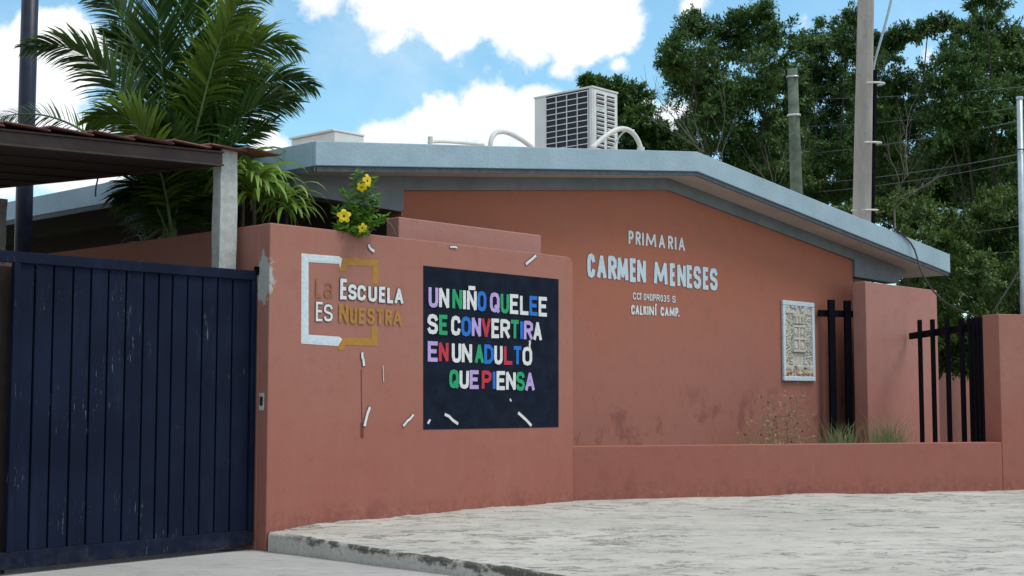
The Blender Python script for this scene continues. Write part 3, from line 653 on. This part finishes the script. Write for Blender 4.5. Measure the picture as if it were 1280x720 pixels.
# ------------------------------------------------------------------ things on the roof
def roofz(x): return (lerp(e0.z, rg.z, (x-e0.x)/(rg.x-e0.x)) if x < rg.x else lerp(rg.z, e1.z, (x-rg.x)/(e1.x-rg.x)))-.035
def condenser(label, x, y, wx, ly, z0, z1, full=True):
    t = thing('air_conditioner', label, 'air conditioner', (x, y, z0))
    MB().box(x+.03, x+wx, y, y+ly, z0, z1-.03).build('casing', M['casing'], t, bevel=.015)
    MB().box(x-.012, x+wx+.01, y-.012, y+ly+.012, z1-.029, z1).build('lid', M['casing'], t, bevel=.008)
    for q in (y+.06, y+ly-.14): MB().box(x, x+wx, q, q+.08, z0-.07, z0-.001).build('foot', M['galv'], t)
    if not full: return t
    gy0, gy1 = y+.07, y+ly*.80; g0, g1 = z0+.05, z1-.06
    MB().box(x+.0, x+.029, gy1, y+ly-.002, z0, z1-.031).build('side_plate', M['casing'], t, bevel=.006)
    MB().box(x+.0, x+.029, y+.002, gy0, z0, z1-.031).build('side_plate', M['casing'], t, bevel=.006)
    c = MB().box(x+.012, x+.029, gy0+.001, gy1-.001, z0+.002, z1-.032).build('coil', M['fin'], t)
    for q in range(5): yq = lerp(gy0+.012, gy1-.012, q/4); MB().box(x-.012, x+.002, yq-.006, yq+.006, g0, g1).build('guard_wire', M['casing'], c)
    for q in range(11): zq = lerp(g0, g1, q/10); MB().box(x-.008, x+.0, gy0, gy1, zq-.006, zq+.006).build('guard_wire', M['casing'], c)
    # fins
    mb = MB()
    for q in range(70): zq = lerp(g0, g1, q/69); mb.box(x+.002, x+.012, gy0+.004, gy1-.004, zq-.0025, zq+.0025)
    mb.build('coil_fin', M['fin'], c, kind='stuff')
    # slotted front
    for cxx in (.27, .70):
        for q in range(13):
            zq = lerp(z0+.08, z1-.12, q/12)
            if cxx < .5 and q == 9: MB().box(x+wx*cxx-.06, x+wx*cxx+.06, y-.006, y-.001, zq-.015, zq+.02).build('badge', M['galv'], t); continue
            xa = x+.03+(wx-.03)*(cxx-.16); xb = x+.03+(wx-.03)*(cxx+.16)
            sl_ = MB().box(xa, xb, y-.003, y+.001, zq-.024, zq+.024).build('slot', M['slot'], t)
            MB().hexa([(xa, y-.016, zq-.026), (xb, y-.016, zq-.026), (xb, y-.004, zq-.012), (xa, y-.004, zq-.012), (xa, y-.018, zq-.021), (xb, y-.018, zq-.021), (xb, y-.004, zq-.006), (xa, y-.004, zq-.006)]).build('louvre', M['casing'], sl_)
    return t
c0 = on(740.5, 107, 1, 1.35); c1 = on(772, 112, 1, 1.35)
condenser('large off white air conditioner with dark grille standing on the roof centre', c0.x, 1.35, c1.x-c0.x, 1.16, roofz(c0.x)+.09, c0.z)
c0 = at(416, 161, 19.5)
condenser('small pale air conditioner mostly hidden behind the left end of the roof', c0.x, c0.y, .6, 1.0, roofz(c0.x)+.09, c0.z, False)
def conduit(label, pts, r, seg=10, rib=False, end=None):
    t = thing('roof_conduit', label, 'pipe', tuple(pts[0]))
    c = bez(pts, 26) if len(pts) > 2 else [Vector(q) for q in pts]
    MB().tube(c, r, seg).build('pipe', M['white_plastic'], t, smooth=True)
    if rib:
        for q in c[1:-1:2]: pass
    if end:
        MB().tube([c[-1]+Vector((0, 0, -.12)), c[-1]+Vector((0, 0, .02))], r*1.5, 10).build('socket', M['white_plastic'], t)
    return t
def W(u, v, y): return on(u, v, 1, y)
conduit('straight grey pipe lying on the roof with an upright elbow, left of the hoops', [W(536, 179, 1.0), W(539, 174, 1.0), W(604, 181, 1.3)], .022)
t = COL.objects['roof_conduit']; MB().tube([W(538, 184, 1.0), W(538, 171, 1.0)], .035, 10).build('elbow', M['white_plastic'], t)
conduit('hooped ribbed white hose left of the large air conditioner', [W(613, 186, 1.0), W(612, 152, 1.0), W(640, 163, 1.1), W(668, 187, 1.3)], .034, rib=True)
conduit('hooped white pipe with a socket in front of the large air conditioner', [W(738, 187, 1.0), W(764, 162, 1.0), W(782, 147, 1.0), W(797, 168, 1.0), W(801, 186, .95)], .038, end=True)
conduit('thin bent white pipe inside the hooped pipe at the large air conditioner', [W(765, 187, 1.25), W(776, 166, 1.2), W(780, 161, 1.1), W(793, 163, 1.0)], .012)

# ------------------------------------------------------------------ poles and wires
t = thing('utility_pole', 'tall pale concrete utility pole with black conduit strapped to its side', 'utility pole', tuple(at(1073, 480, 29)))
t.location.z = 0
def pole_pt(u, v): return at(u, v, 29)
b0 = pole_pt(1069.5, 508); b1 = pole_pt(1083.5, -60)
mb = MB(); mb.tube([Vector((b0.x, b0.y, -.1)), b1], .225, 10, .165); mb.build('shaft', M['pole'], t)
cdn = MB().tube([pole_pt(1087.5, 300), pole_pt(1089, 270), pole_pt(1092.5, 88)], .075, 8).build('conduit', M['black_metal'], t)
cb = MB().tube(bez([pole_pt(1091, 92), pole_pt(1092, 70), pole_pt(1108, 40), pole_pt(1122, -40)], 14), .028, 6).build('service_cable', M['galv'], t, smooth=True)
for v_, in ((105,), (179,), (263,)):
    mb = MB(); q = pole_pt(1081+(179-v_)*.055, v_)
    mb.tube([q+(RT*math.cos(a)*.275+FW*math.sin(a)*.24)+RT*.075 for a in np.linspace(0, 2*math.pi, 17)], .022, 5); mb.build('strap', M['white_plastic'], t)
g0_ = at(995.5, 238, 31); g1_ = at(990.5, 86, 31)
t = thing('timber_pole', 'short mossy green timber pole among the trees left of the concrete pole', 'pole', (g0_.x, g0_.y, 0))
MB().tube([Vector((g0_.x, g0_.y, -.1)), g0_, g1_], .165, 10, .115).build('shaft', M['green_pole'], t, smooth=True)
MB().tube([at(990.5, 96, 31)+RT*.13*math.cos(a)+FW*.13*math.sin(a) for a in np.linspace(0, 6.3, 14)], .02, 5).build('band', M['galv'], t); MB().tube([at(992.5, 144, 31)+RT*.14*math.cos(a)+FW*.14*math.sin(a) for a in np.linspace(0, 6.3, 14)], .025, 5).build('band', M['white_plastic'], t)
q0 = at(1277, 400, 20.9); q1 = at(1274.5, 124, 20.9)
t = thing('pipe_mast', 'thin galvanised pipe mast standing behind the right hand wall', 'pole', (q0.x, q0.y, 0))
MB().tube([Vector((q0.x, q0.y, .2)), q1], .045, 10).build('mast', M['galv'], t, smooth=True); MB().tube([q1, q1+Vector((0, 0, .04))], .052, 10).build('cap', M['galv'], t)
for v_ in (187, 352): q = at(1275.5, v_, 20.85); MB().tube([q+RT*.058*math.cos(a)+FW*.058*math.sin(a) for a in np.linspace(0, 6.3, 12)], .01, 5).build('clamp', M['wire'], t)
def wirep(name, label, a, b, sag, r, mat='pale_wire', cat='cable', group=None):
    a, b = Vector(a), Vector(b); pts = [a.lerp(b, k/24)-Vector((0, 0, sag*4*(k/24)*(1-k/24))) for k in range(25)]
    return tag(MB().tube(pts, r, 5).build(name, M[mat], smooth=True), label, cat, group)
WG = 'overhead wires in front of the trees'
for lab, a, b, s_, r_ in [('overhead wire crossing the concrete pole highest of the bright wires', at(1420, 118, 27), at(900, 198, 42), .3, .013), ('overhead wire just below the brightest upper wire', at(1420, 160, 27), at(900, 232, 42), .35, .014),
                      ('lowest bright overhead wire ending near the roof slope', at(1420, 168, 27), at(900, 244, 42), .35, .013), ('faint thin wire high across the tree crowns', at(1420, 93, 27), at(840, 118, 42), .3, .008), ('faint thin wire crossing behind the top of the timber pole', at(1420, 112, 27), at(860, 158, 42), .3, .008),
                      ('faint wire low over the bushes above the right hand wall', at(1420, 255, 26), at(1040, 300, 34), .2, .008), ('lowest faint wire over the bushes at right', at(1420, 290, 26), at(1100, 318, 34), .2, .007)]:
    wirep('overhead_wire', lab, a, b, s_, r_, group=WG)
a, b = on(1146, 300, 1, FY-.02), on(1250, 398, 1, -2.7)
c = [on(1118, 286, 1, FY-.015), on(1143, 302, 1, FY-.02), on(1146, 322, 1, FY-.03), on(1152, 345, 1, .0), on(1166, 365, 1, .2), on(1185, 383, 1, -.4), on(1205, 390, 1, -1.), on(1240, 402, 1, -2.5)]
cc = []
for i in range(len(c)-1): cc += [c[i].lerp(c[i+1], t) for t in (0, .5)]
for _ in range(3): cc = [cc[0]]+[(cc[i-1]+cc[i]*2+cc[i+1])/4 for i in range(1, len(cc)-1)]+[cc[-1]]
tag(MB().tube(cc, .016, 6).build('drop_cable', M['wire'], smooth=True), 'dark cable hanging from the right end of the roof edge down to the wall', 'cable')
tag(MB().tube([at(1241, 391, 21.3), at(1273, 340, 20.85)], .012, 6).build('stay_wire', M['pale_wire']), 'slanting stay wire from the pipe mast down to the wall top', 'cable')

# ------------------------------------------------------------------ vegetation
def leafmesh(name, pos, dirs, nrm, ln, wd, mat, parent=None, kind=None):
    """many small pointed leaf faces: base, two sides, tip"""
    n = len(pos); side = np.cross(dirs, nrm); side /= np.linalg.norm(side, axis=1, keepdims=True)+1e-9
    ln = ln[:, None]; wd = wd[:, None]
    v = np.stack([pos, pos+dirs*ln*.45+side*wd*.5-nrm*wd*.12, pos+dirs*ln, pos+dirs*ln*.45-side*wd*.5-nrm*wd*.12], 1).reshape(-1, 3).astype(np.float32)
    me = bpy.data.meshes.new(name); me.vertices.add(4*n); me.vertices.foreach_set('co', v.ravel()); me.loops.add(4*n); me.loops.foreach_set('vertex_index', np.arange(4*n, dtype=np.int32))
    me.polygons.add(n); me.polygons.foreach_set('loop_start', np.arange(0, 4*n, 4, dtype=np.int32)); me.polygons.foreach_set('loop_total', np.full(n, 4, dtype=np.int32))
    me.update(calc_edges=True); me.materials.append(mat); o = bpy.data.objects.new(name, me); COL.objects.link(o)
    if parent is not None: parent_to(o, parent)
    if kind: o['kind'] = kind
    return o
def unit(n):
    a = rng.normal(size=(n, 3)); return a/np.linalg.norm(a, axis=1, keepdims=True)
def tree(label, lobes, depth, dens=1.0, mat='tree', ll=.105, group='tall trees behind the school', name='leafy_tree', bark='bark', wide=.42, tu=None):
    """lobes: picture place and radius of each bough, made into round masses at the tree's real distance"""
    cs = []; rs = []
    for (u, v, r) in lobes:
        dd = depth+random.uniform(-1.6, 1.6); cs.append(np.array(at(u, v, dd))); rs.append(r*dd/F*.88)
    c0 = np.mean(cs, 0); lowest = min(c[2] for c in cs)
    t = thing(name, label, 'tree', (c0[0], c0[1], 0), group)
    if tu: b_ = at(tu, 491, depth); c0 = np.array([b_.x, b_.y, c0[2]]); t.location = (b_.x, b_.y, 0)
    fork = Vector((c0[0], c0[1], max(1.5, lowest*.55)))
    mb = MB(); mb.tube([Vector((c0[0]+.2, c0[1], -.1)), Vector((c0[0]-.1, c0[1]+.1, fork.z*.5)), fork], .17, 9, .1); mb.build('trunk', M[bark], t, smooth=True)
    for c, r in list(zip(cs, rs))[::3]:
        c = Vector(c); mid = fork.lerp(c, .5)+Vector((random.uniform(-.3, .3), random.uniform(-.3, .3), .2))
        mb = MB(); mb.tube(bez([fork, mid, c-Vector((0, 0, r*.2))], 7), .05, 6, .012)
        mb.build('limb', M[bark], t)
    PP = []; DD = []; NN = []
    for c, r in zip(cs, rs):
        nc = int(26*(r/.9)**2*dens)+8
        u_ = unit(nc); u_[:, 2] = np.where(u_[:, 2] < -.5, u_[:, 2]*.4, u_[:, 2])
        rad = r*(rng.random(nc)**.35)*rng.uniform(.8, 1.18, nc); cc_ = c+u_*rad[:, None]*np.array([1, 1, .95])
        for j in range(nc):
            m_ = int(rng.uniform(150, 270)); cr = rng.uniform(.13, .30)*min(1.15, r/.8+.35)
            # a spray: leaves along a few drooping twigs leaving the clump centre
            k = 6; tw = unit(k)*np.array([1, 1, .6])+u_[j]*.55+np.array([0, 0, .1]); tw /= np.linalg.norm(tw, axis=1, keepdims=True)
            w_ = rng.integers(0, k, m_); s_ = rng.random(m_)**.7*cr*1.55
            p = cc_[j]+tw[w_]*s_[:, None]-np.array([0, 0, 1])*(s_**2*.45)[:, None]+rng.normal(size=(m_, 3))*.035
            d = tw[w_]*.7+unit(m_)*.9+np.array([0, 0, -.25]); d /= np.linalg.norm(d, axis=1, keepdims=True)
            nn = unit(m_)*.6+np.array([0, 0, 1.2])+u_[j]*.6; nn -= d*(nn*d).sum(1, keepdims=True); nn /= np.linalg.norm(nn, axis=1, keepdims=True)
            PP.append(p); DD.append(d); NN.append(nn)
    pos = np.concatenate(PP); n = len(pos)
    l_ = rng.uniform(.7, 1.3, n)*ll
    leafmesh('crown', pos, np.concatenate(DD), np.concatenate(NN), l_, l_*wide, L[mat], t)
    return n
NL = 0
NL += tree('dense dark tree right of the roof ridge, left of the timber pole', [(858, 70, 34), (868, 34, 26), (845, 88, 22), (905, 62, 40), (930, 38, 34), (948, 18, 20), (972, 52, 26), (885, 110, 40), (930, 105, 50), (975, 95, 34), (905, 150, 44), (955, 160, 50), (925, 195, 40), (975, 205, 44), (880, 140, 30), (862, 92, 26), (890, 178, 24), (990, 130, 26), (952, 225, 30)], 35, 1.15)
NL += tree('dark tree with a rounded top between the timber pole and the concrete pole', [(1012, 58, 24), (1035, 46, 30), (1062, 60, 30), (1062, 22, 16), (1012, 95, 34), (1050, 105, 44), (1015, 150, 44), (1055, 170, 46), (1010, 205, 44), (1050, 230, 46), (1000, 240, 34), (1035, 200, 30), (1030, 262, 34)], 39, 1.1)
NL += tree('open tree with a long feathery bough reaching right behind the concrete pole', [(1105, 66, 24), (1120, 50, 18), (1140, 42, 14), (1160, 34, 11), (1178, 28, 9), (1100, 100, 34), (1135, 108, 30), (1110, 150, 42), (1150, 150, 38), (1110, 200, 42), (1150, 205, 44), (1120, 250, 38)], 37, 1.05)
NL += tree('tallest dark tree reaching the top of the picture at the right', [(1232, 2, 22), (1222, 30, 26), (1248, 48, 30), (1205, 62, 30), (1190, 92, 30), (1230, 90, 42), (1265, 82, 24), (1205, 130, 44), (1255, 130, 36), (1185, 150, 34), (1225, 175, 50), (1275, 170, 32), (1185, 200, 40), (1240, 225, 46), (1290, 210, 30), (1270, 55, 18), (1240, -30, 26), (1228, -60, 20)], 33, 1.15)
NL += tree('lighter green bushy tree low down behind the right end of the roof', [(1110, 262, 26), (1140, 272, 34), (1175, 290, 38), (1210, 300, 40), (1200, 345, 42), (1240, 330, 40), (1160, 320, 34), (1230, 375, 36), (1275, 300, 40), (1285, 350, 44), (1190, 388, 34), (1320, 330, 50), (1160, 365, 34), (1185, 425, 34), (1225, 430, 34), (1165, 405, 30), (1205, 400, 34), (1180, 450, 28), (1215, 455, 28), (1200, 440, 28), (1240, 450, 30), (1255, 262, 34), (1075, 268, 22)], 30, 1.1, mat='tree2', ll=.10, tu=1300)
NL += tree('small tree behind the large air conditioner on the roof', [(752, 112, 17), (770, 118, 22), (790, 132, 24), (778, 150, 28), (805, 152, 24), (815, 172, 22), (838, 175, 18), (856, 165, 15), (852, 182, 14), (770, 175, 30), (800, 185, 26), (735, 102, 6)], 48, 1.0, ll=.15)
# far foliage filling the gaps behind the trees: individual crowns too far back to part
NL += tree('far dark tree closing the gap behind the row of trees at right', [(1090, 160, 50), (1090, 230, 55), (985, 180, 45), (985, 235, 40), (1165, 235, 50), (1200, 200, 50), (1280, 240, 60), (1240, 300, 60), (1180, 340, 60), (1290, 370, 60), (1320, 180, 70), (1320, 90, 50)], 46, 1.3, ll=.2)
def bare(label, base, tips, depth, r0, name='bare_branches'):
    b = at(*base, depth); t = thing(name, label, 'tree', (b.x, b.y, 0))
    mb = MB(); mb.tube([Vector((b.x, b.y, -.1)), Vector((b.x+.1, b.y, b.z*.5)), b], r0*2, 7, r0); mb.build('trunk', M['pale_bark'], t, smooth=True)
    for (u, v, u2, v2) in tips:
        e = at(u2, v2, depth+random.uniform(-.8, .8)); s_ = at(u, v, depth); mid = s_.lerp(e, .5)+Vector((random.uniform(-.25, .25), random.uniform(-.2, .2), random.uniform(-.1, .25)))
        pts = bez([s_, mid, e], 8); mb = MB(); mb.tube(pts, r0*.7, 5, r0*.22)
        for k in (3, 4, 5, 6, 7):
            d = (e-s_).normalized()*.6+Vector(unit(1)[0])*.55+Vector((0, 0, .3)); l = random.uniform(.35, .9)
            q = pts[k]; mb.tube([q, q+d*l*.5, q+d*l+Vector((0, 0, .08))], r0*.28, 4, r0*.12)
        mb.build('branch', M['pale_bark'], t)
bare('leafless pale branches rising left of the dense trees beside the roof ridge', (895, 215), [(895, 215, 868, 178), (868, 178, 800, 95), (868, 178, 822, 112), (880, 190, 860, 120), (890, 200, 905, 110), (880, 190, 815, 148), (895, 212, 925, 130)], 33, .02)
bare('leafless pale branches among the leaves right of the concrete pole', (1118, 262), [(1118, 262, 1135, 220), (1135, 220, 1140, 130), (1135, 220, 1128, 165), (1120, 250, 1165, 230), (1118, 262, 1185, 215), (1125, 240, 1105, 190)], 29.2, .019, 'bare_branches')
bare('leafless pale branches low between the timber pole and the dense tree', (970, 240), [(970, 240, 955, 180), (970, 240, 985, 190), (975, 230, 1010, 185), (970, 240, 940, 205)], 33, .016)

# palm
PD = 15.8
def frond(pal, ctrl, lmax, mat, n=62, droop=.5, flat=.0, dj=0., up=Vector((0, 0, 1)), bias=0., w=.057):
    n = int(n*1.85); lmax *= 1.04
    """ctrl: (u, v, depth offset) of the midrib; leaflets on both sides"""
    pts = bez([at(u, v, PD+d) for u, v, d in ctrl], 26)
    fr = MB().tube(pts, .022, 6, .004).build('frond', M['palm_stem'], pal, smooth=True)
    mb = MB(); N = len(pts)-1
    for s in (-1, 1):
        for i in range(n):
            t = .10+.9*(i+random.random()*.6)/n; f_ = t*N; k = min(N-1, int(f_)); p = pts[k].lerp(pts[k+1], f_-k)
            tan = (pts[k+1]-pts[k]).normalized(); vw = (p-CAM).normalized()
            sd = tan.cross(-vw).normalized()                       # sideways
            out = (sd*s*(1-flat)+Vector((random.uniform(-.25, .25), random.uniform(-.25, .25), random.uniform(-.12, .12)))-vw*random.uniform(-.45, .45)).normalized()
            ln = lmax*(math.sin(math.pi*min(1, .16+.80*t))**.55)*random.uniform(.82, 1.1)
            d = (out*(1-.5*t)+tan*(.45+.75*t)).normalized()
            side = d.cross(up if abs(d.z) < .9 else Vector((1, 0, 0))).normalized(); side = (side*.75+Vector(unit(1)[0])*.4).normalized()
            q = [p]
            dd = d.copy()
            for g in range(4):
                dd = (dd+Vector((0, 0, -1))*droop*(.12+.12*g)*random.uniform(.6, 1.4)).normalized(); q.append(q[-1]+dd*ln/4)
            mb.ribbon(q, [w*.5, w, w*.9, w*.6, .003], side)
    mb.build('leaflets', L[mat], fr, kind='stuff'); return fr
base_ = at(212, 300, PD)
pal = thing('palm_tree', 'lush palm with long drooping fronds growing behind the corner wall', 'palm', (base_.x, base_.y, 0))
MB().tube([Vector((base_.x, base_.y, .1)), base_+Vector((.03, 0, -1.2)), base_+Vector((0, 0, -.1)), at(214, 240, PD)], .13, 12, .07).build('trunk', M['palm_stem'], pal, smooth=True)
frond(pal, [(212, 300, 0), (190, 160, -.1), (135, 35, -.4), (34, 58, -.6)], .50, 'palm', 66, .55)
frond(pal, [(214, 300, .1), (208, 180, .2), (203, 60, .2), (190, -50, .1)], .78, 'palm', 78, .15)
frond(pal, [(214, 290, .2), (222, 150, .5), (245, 30, .4), (250, -60, .2)], .75, 'palm', 70, .2)
frond(pal, [(216, 295, 0), (240, 130, .1), (290, 20, 0), (372, 62, -.2)], .60, 'palm_y', 66, .7)
frond(pal, [(216, 290, .1), (250, 170, .3), (310, 70, .3), (392, 108, .2)], .55, 'palm', 66, .6)
frond(pal, [(218, 290, .1), (250, 200, .2), (300, 110, 0), (372, 128, -.1)], .50, 'palm', 60, .55)
frond(pal, [(214, 290, -.2), (205, 190, -.5), (170, 120, -.7), (112, 152, -.8)], .45, 'palm_y', 56, .6)
frond(pal, [(212, 290, .3), (190, 150, .6), (165, 70, .8), (140, 40, .8)], .50, 'palm', 60, .3)
frond(pal, [(216, 300, 0), (235, 230, .1), (265, 185, 0), (345, 150, 0)], .42, 'palm', 46, .35)
frond(pal, [(214, 290, .3), (240, 120, .6), (270, 40, .7), (310, 30, .7)], .62, 'palm', 60, .6)
frond(pal, [(215, 290, .4), (225, 200, .5), (240, 120, .5), (300, 110, .4)], .62, 'palm', 60, .9)
frond(pal, [(212, 300, -.1), (195, 250, -.2), (175, 210, -.2), (160, 245, -.2)], .55, 'palm', 56, .8)
frond(pal, [(216, 300, .2), (230, 240, .2), (255, 205, .2), (275, 235, .1)], .55, 'palm', 56, .9)
frond(pal, [(214, 300, .3), (212, 250, .4), (205, 200, .4), (200, 150, .3)], .62, 'palm', 56, .8)
frond(pal, [(214, 300, .0), (222, 260, -.1), (235, 190, -.3), (205, 150, -.5)], .5, 'palm', 50, .6)
frond(pal, [(200, 200, .5), (180, 60, .7), (160, 10, .9), (110, -15, 1.)], .5, 'palm', 50, .4)
frond(pal, [(225, 240, .1), (262, 110, -.2), (275, -10, -.3), (330, -12, -.4)], .5, 'palm_y', 50, .8)
frond(pal, [(200, 250, .5), (110, 150, .9), (50, 120, 1.2), (-30, 158, 1.5)], .30, 'palm', 40, .4, w=.022)

def rosette(name, label, cat, c, n, ln, wd, mat, up=.75, droop=1.0, spread=1.0):
    t = thing(name, label, cat, tuple(c)); c = Vector(c)
    for i in range(n):
        a = i*2.4+random.uniform(-.3, .3); el = random.uniform(.15, 1.3)*up
        d = Vector((math.cos(a)*spread, math.sin(a)*spread, el)).normalized(); q = [c+Vector((math.cos(a), math.sin(a), 0))*.02+Vector((0, 0, random.uniform(-.15, .1)))]; l_ = ln*random.uniform(.7, 1.15)
        sd = Vector((-math.sin(a), math.cos(a), random.uniform(-.4, .4))).normalized()
        for g in range(7): d = (d+Vector((0, 0, -1))*droop*.05*(1+g)).normalized(); q.append(q[-1]+d*l_/7)
        k = wd*random.uniform(.8, 1.15)
        MB().ribbon(q, [k*.6, k*.9, k, k, k*.9, k*.7, k*.42, .004], sd).build('leaf', L[mat], t, smooth=True)
    return t
q = at(318, 248, 14.7); t = rosette('strap_leaf_plant', 'bright green plant with broad arching strap leaves just right of the concrete post', 'plant', q+Vector((0, 0, .12)), 70, .62, .065, 'strap', 1.15, 1.5)
MB().tube([Vector((q.x, q.y, .2)), q], .022, 8).build('stem', M['bark'], t)
q = at(358, 262, 15.0); t = rosette('strap_leaf_plant', 'green plant with hanging strap leaves under the left end of the roof', 'plant', q+Vector((0, 0, .1)), 50, .50, .05, 'strap', .9, 1.5)
MB().tube([Vector((q.x, q.y, .2)), q], .022, 8).build('stem', M['bark'], t)
q = at(304, 222, 15.4); t = rosette('strap_leaf_plant', 'strap leaved plant partly hidden behind the concrete post', 'plant', q+Vector((0, 0, .1)), 44, .58, .06, 'strap', 1.1, 1.4)
MB().tube([Vector((q.x, q.y, .2)), q], .022, 8).build('stem', M['bark'], t)
q = at(182, 303, 15.9); t = rosette('agave_plant', 'small pale grey green agave peeping over the side wall under the canopy', 'plant', q+Vector((0, 0, .02)), 15, .42, .05, 'pale', 1.1, .6)
MB().tube([Vector((q.x, q.y, .2)), q], .04, 8).build('stem', M['bark'], t)

# flowering shrub leaning over the corner wall
s0 = at(445, 296, 14.95); t = thing('flowering_shrub', 'small bright green shrub with yellow trumpet flowers on top of the corner wall', 'shrub', (s0.x, s0.y+.2, 3.3))
stems = [[(446, 296, 0), (440, 262, 0), (448, 215, .0)], [(446, 296, 0), (455, 255, .05), (462, 222, .0)], [(448, 296, 0), (430, 280, -.1), (422, 262, -.15)], [(448, 294, 0), (462, 280, -.1), (480, 270, -.15)], [(448, 294, 0), (445, 270, -.1), (432, 240, -.1)], [(446, 296, 0), (466, 262, 0), (468, 246, 0)], [(446, 294, -.1), (432, 290, -.3), (425, 284, -.3)], [(446, 294, -.1), (450, 292, -.25), (452, 288, -.35)]]
PP = []; DD = []; NN = []
for s_ in stems:
    pts = bez([at(u, v, 14.95+d) for u, v, d in s_], 12); MB().tube(pts, .007, 5, .003).build('stem', M['palm_stem'], t)
    for k in range(1, 13):
        for _ in range(11):
            a = random.uniform(0, 6.28); d = Vector((math.cos(a), math.sin(a), random.uniform(-.5, .75))).normalized()
            PP.append(pts[k]+Vector(unit(1)[0])*.02); DD.append(d); nv = Vector((0, 0, 1))+Vector(unit(1)[0])*.5; nv -= d*nv.dot(d); NN.append(nv.normalized())
n = len(PP); leafmesh('foliage', np.array(PP), np.array(DD), np.array(NN), rng.uniform(.075, .13, n), rng.uniform(.026, .042, n), L['shrub'], t)
def flower(c, r, facing):
    f_ = Vector(facing).normalized(); a = f_.orthogonal().normalized(); b = f_.cross(a)
    fl = MB().tube([c-f_*r*1.3, c-f_*r*.5, c], r*.10, 8, r*.34).build('flower', L['petal'], t, smooth=True)
    MB().tube([c, c+f_*.008], r*.2, 8, r*.12).build('throat', L['brownpod'], fl)
    for k in range(5):
        an = k*2*math.pi/5+.3; d = a*math.cos(an)+b*math.sin(an); s_ = f_.cross(d); mb = MB()
        mb.quadv([c+d*r*.12-s_*r*.12, c+d*r*.6-s_*r*.42+f_*r*.12, c+d*r*1.0-s_*r*.26, c+d*r*1.08+f_*r*-.05, c+d*r*1.0+s_*r*.26, c+d*r*.6+s_*r*.42+f_*r*.12, c+d*r*.12+s_*r*.12]); mb.build('petal', L['petal'], fl)
vd = (CAM-s0).normalized()
flower(at(430, 270, 14.6), .075, vd+Vector((-.1, -.2, .25))); flower(at(459, 226, 14.75), .072, vd+Vector((.9, -.5, .1))); flower(at(452, 234, 14.75), .055, vd+Vector((-.4, 0, -.7))); flower(at(453, 285, 14.55), .055, vd+Vector((.5, 0, -.2)))
q = bez([at(460, 296, 14.9), at(476, 262, 14.85), at(492, 278, 14.85), at(494, 294, 14.9)], 12)
MB().tube(q, .006, 5).build('bare_shoot', M['pale_bark'], t)

# dry weeds and grass tufts behind the low wall
def weed(label, u0, u1, n, y):
    a = on(u0, 560, 1, y); b = on(u1, 560, 1, y); t = thing('dry_weed', label, 'weed', (a.x, a.y, .2), 'dead weeds in front of the school wall')
    for i in range(n):
        f_ = random.random(); x = lerp(a.x, b.x, f_); yy_ = y+random.uniform(-.15, .2); h_ = random.uniform(.55, 1.15); p0 = Vector((x, yy_, .2)); p1 = p0+Vector((random.uniform(-.2, .2), random.uniform(-.1, .1), h_+.3))
        mb = MB(); pts = bez([p0, p0.lerp(p1, .5)+Vector((random.uniform(-.12, .12), 0, 0)), p1], 8); mb.tube(pts, .008, 4, .004)
        st = mb.build('stalk', L['dry'], t); mb = MB(); mp = MB()
        for k in range(2, 9):
            for _ in range(3):
                d = Vector(unit(1)[0]); d.z = abs(d.z)*.7; e = pts[k]+d*random.uniform(.06, .2); mb.tube([pts[k], e], .004, 3, .002)
                if random.random() < .8:
                    sd = Vector(unit(1)[0]); mb.ribbon([e, e+d*.04+Vector((0, 0, -.01)), e+d*.07+Vector((0, 0, -.04))], [.008, .034, .003], sd)
        mb.build('twig', L['dry'], st, kind='stuff')
        for _ in range(1):
            e = pts[random.choice((5, 6, 8))]+Vector((random.uniform(-.05, .05), 0, 0)); mp = MB(); mp.tube([e-Vector((0, 0, .013)), e, e+Vector((0, 0, .013))], .009, 6, .012); mp.build('seed_pod', L['brownpod'], st)
weed('cluster of dead brown weeds with seed heads left of the plaque', 938, 985, 10, .5)
weed('cluster of dead pale weeds with curled leaves under the plaque', 972, 1012, 11, .5)
def tuft(label, u0, u1, y, hh, n, mat='grass'):
    a = on(u0, 560, 1, y); b = on(u1, 560, 1, y); mb = MB()
    for i in range(n):
        f_ = random.random(); f_ = .5+(f_-.5)*random.uniform(.3, 1); p0 = Vector((lerp(a.x, b.x, f_), y+random.uniform(-.25, .25), .2)); h_ = hh*random.uniform(.5, 1.1)*(1-.6*abs(f_-.5)*2)
        e = p0+Vector((random.gauss(0, .22)*h_, random.gauss(0, .2)*h_, h_)); q_ = bez([p0, p0+Vector((0, 0, h_*.7)), e], 4); mb.ribbon(q_, [.008, .013, .011, .008, .001], Vector(unit(1)[0]))
    c = a.lerp(b, .5); o = mb.build('grass_tuft', L[mat]); tag(o, label, 'grass', 'grass tufts behind the low wall')
tuft('grey green grass tuft at the foot of the two black bars', 1026, 1072, .3, .95, 420)
tuft('larger pale grass tuft in front of the slab wall', 1082, 1136, -.3, 1.05, 620)
tuft('short thin grass tuft under the dead weeds', 928, 965, .6, .85, 200)

# things seen between the right hand bars
tag(MB().box(17.6, 30, 3.0, 3.2, 0, 2.5).build('far_wall', M['wall_side'], bevel=.01), 'far terracotta wall seen between the black bars at right', 'wall')
tag(MB().box(21, 33, 4.6, 4.75, 2.96, 3.07).build('white_rail', M['casing'], bevel=.01), 'white horizontal rail seen behind the tops of the right hand bars', 'rail')
open('/tmp/leafcount','w').write(str(NL)) if False else None
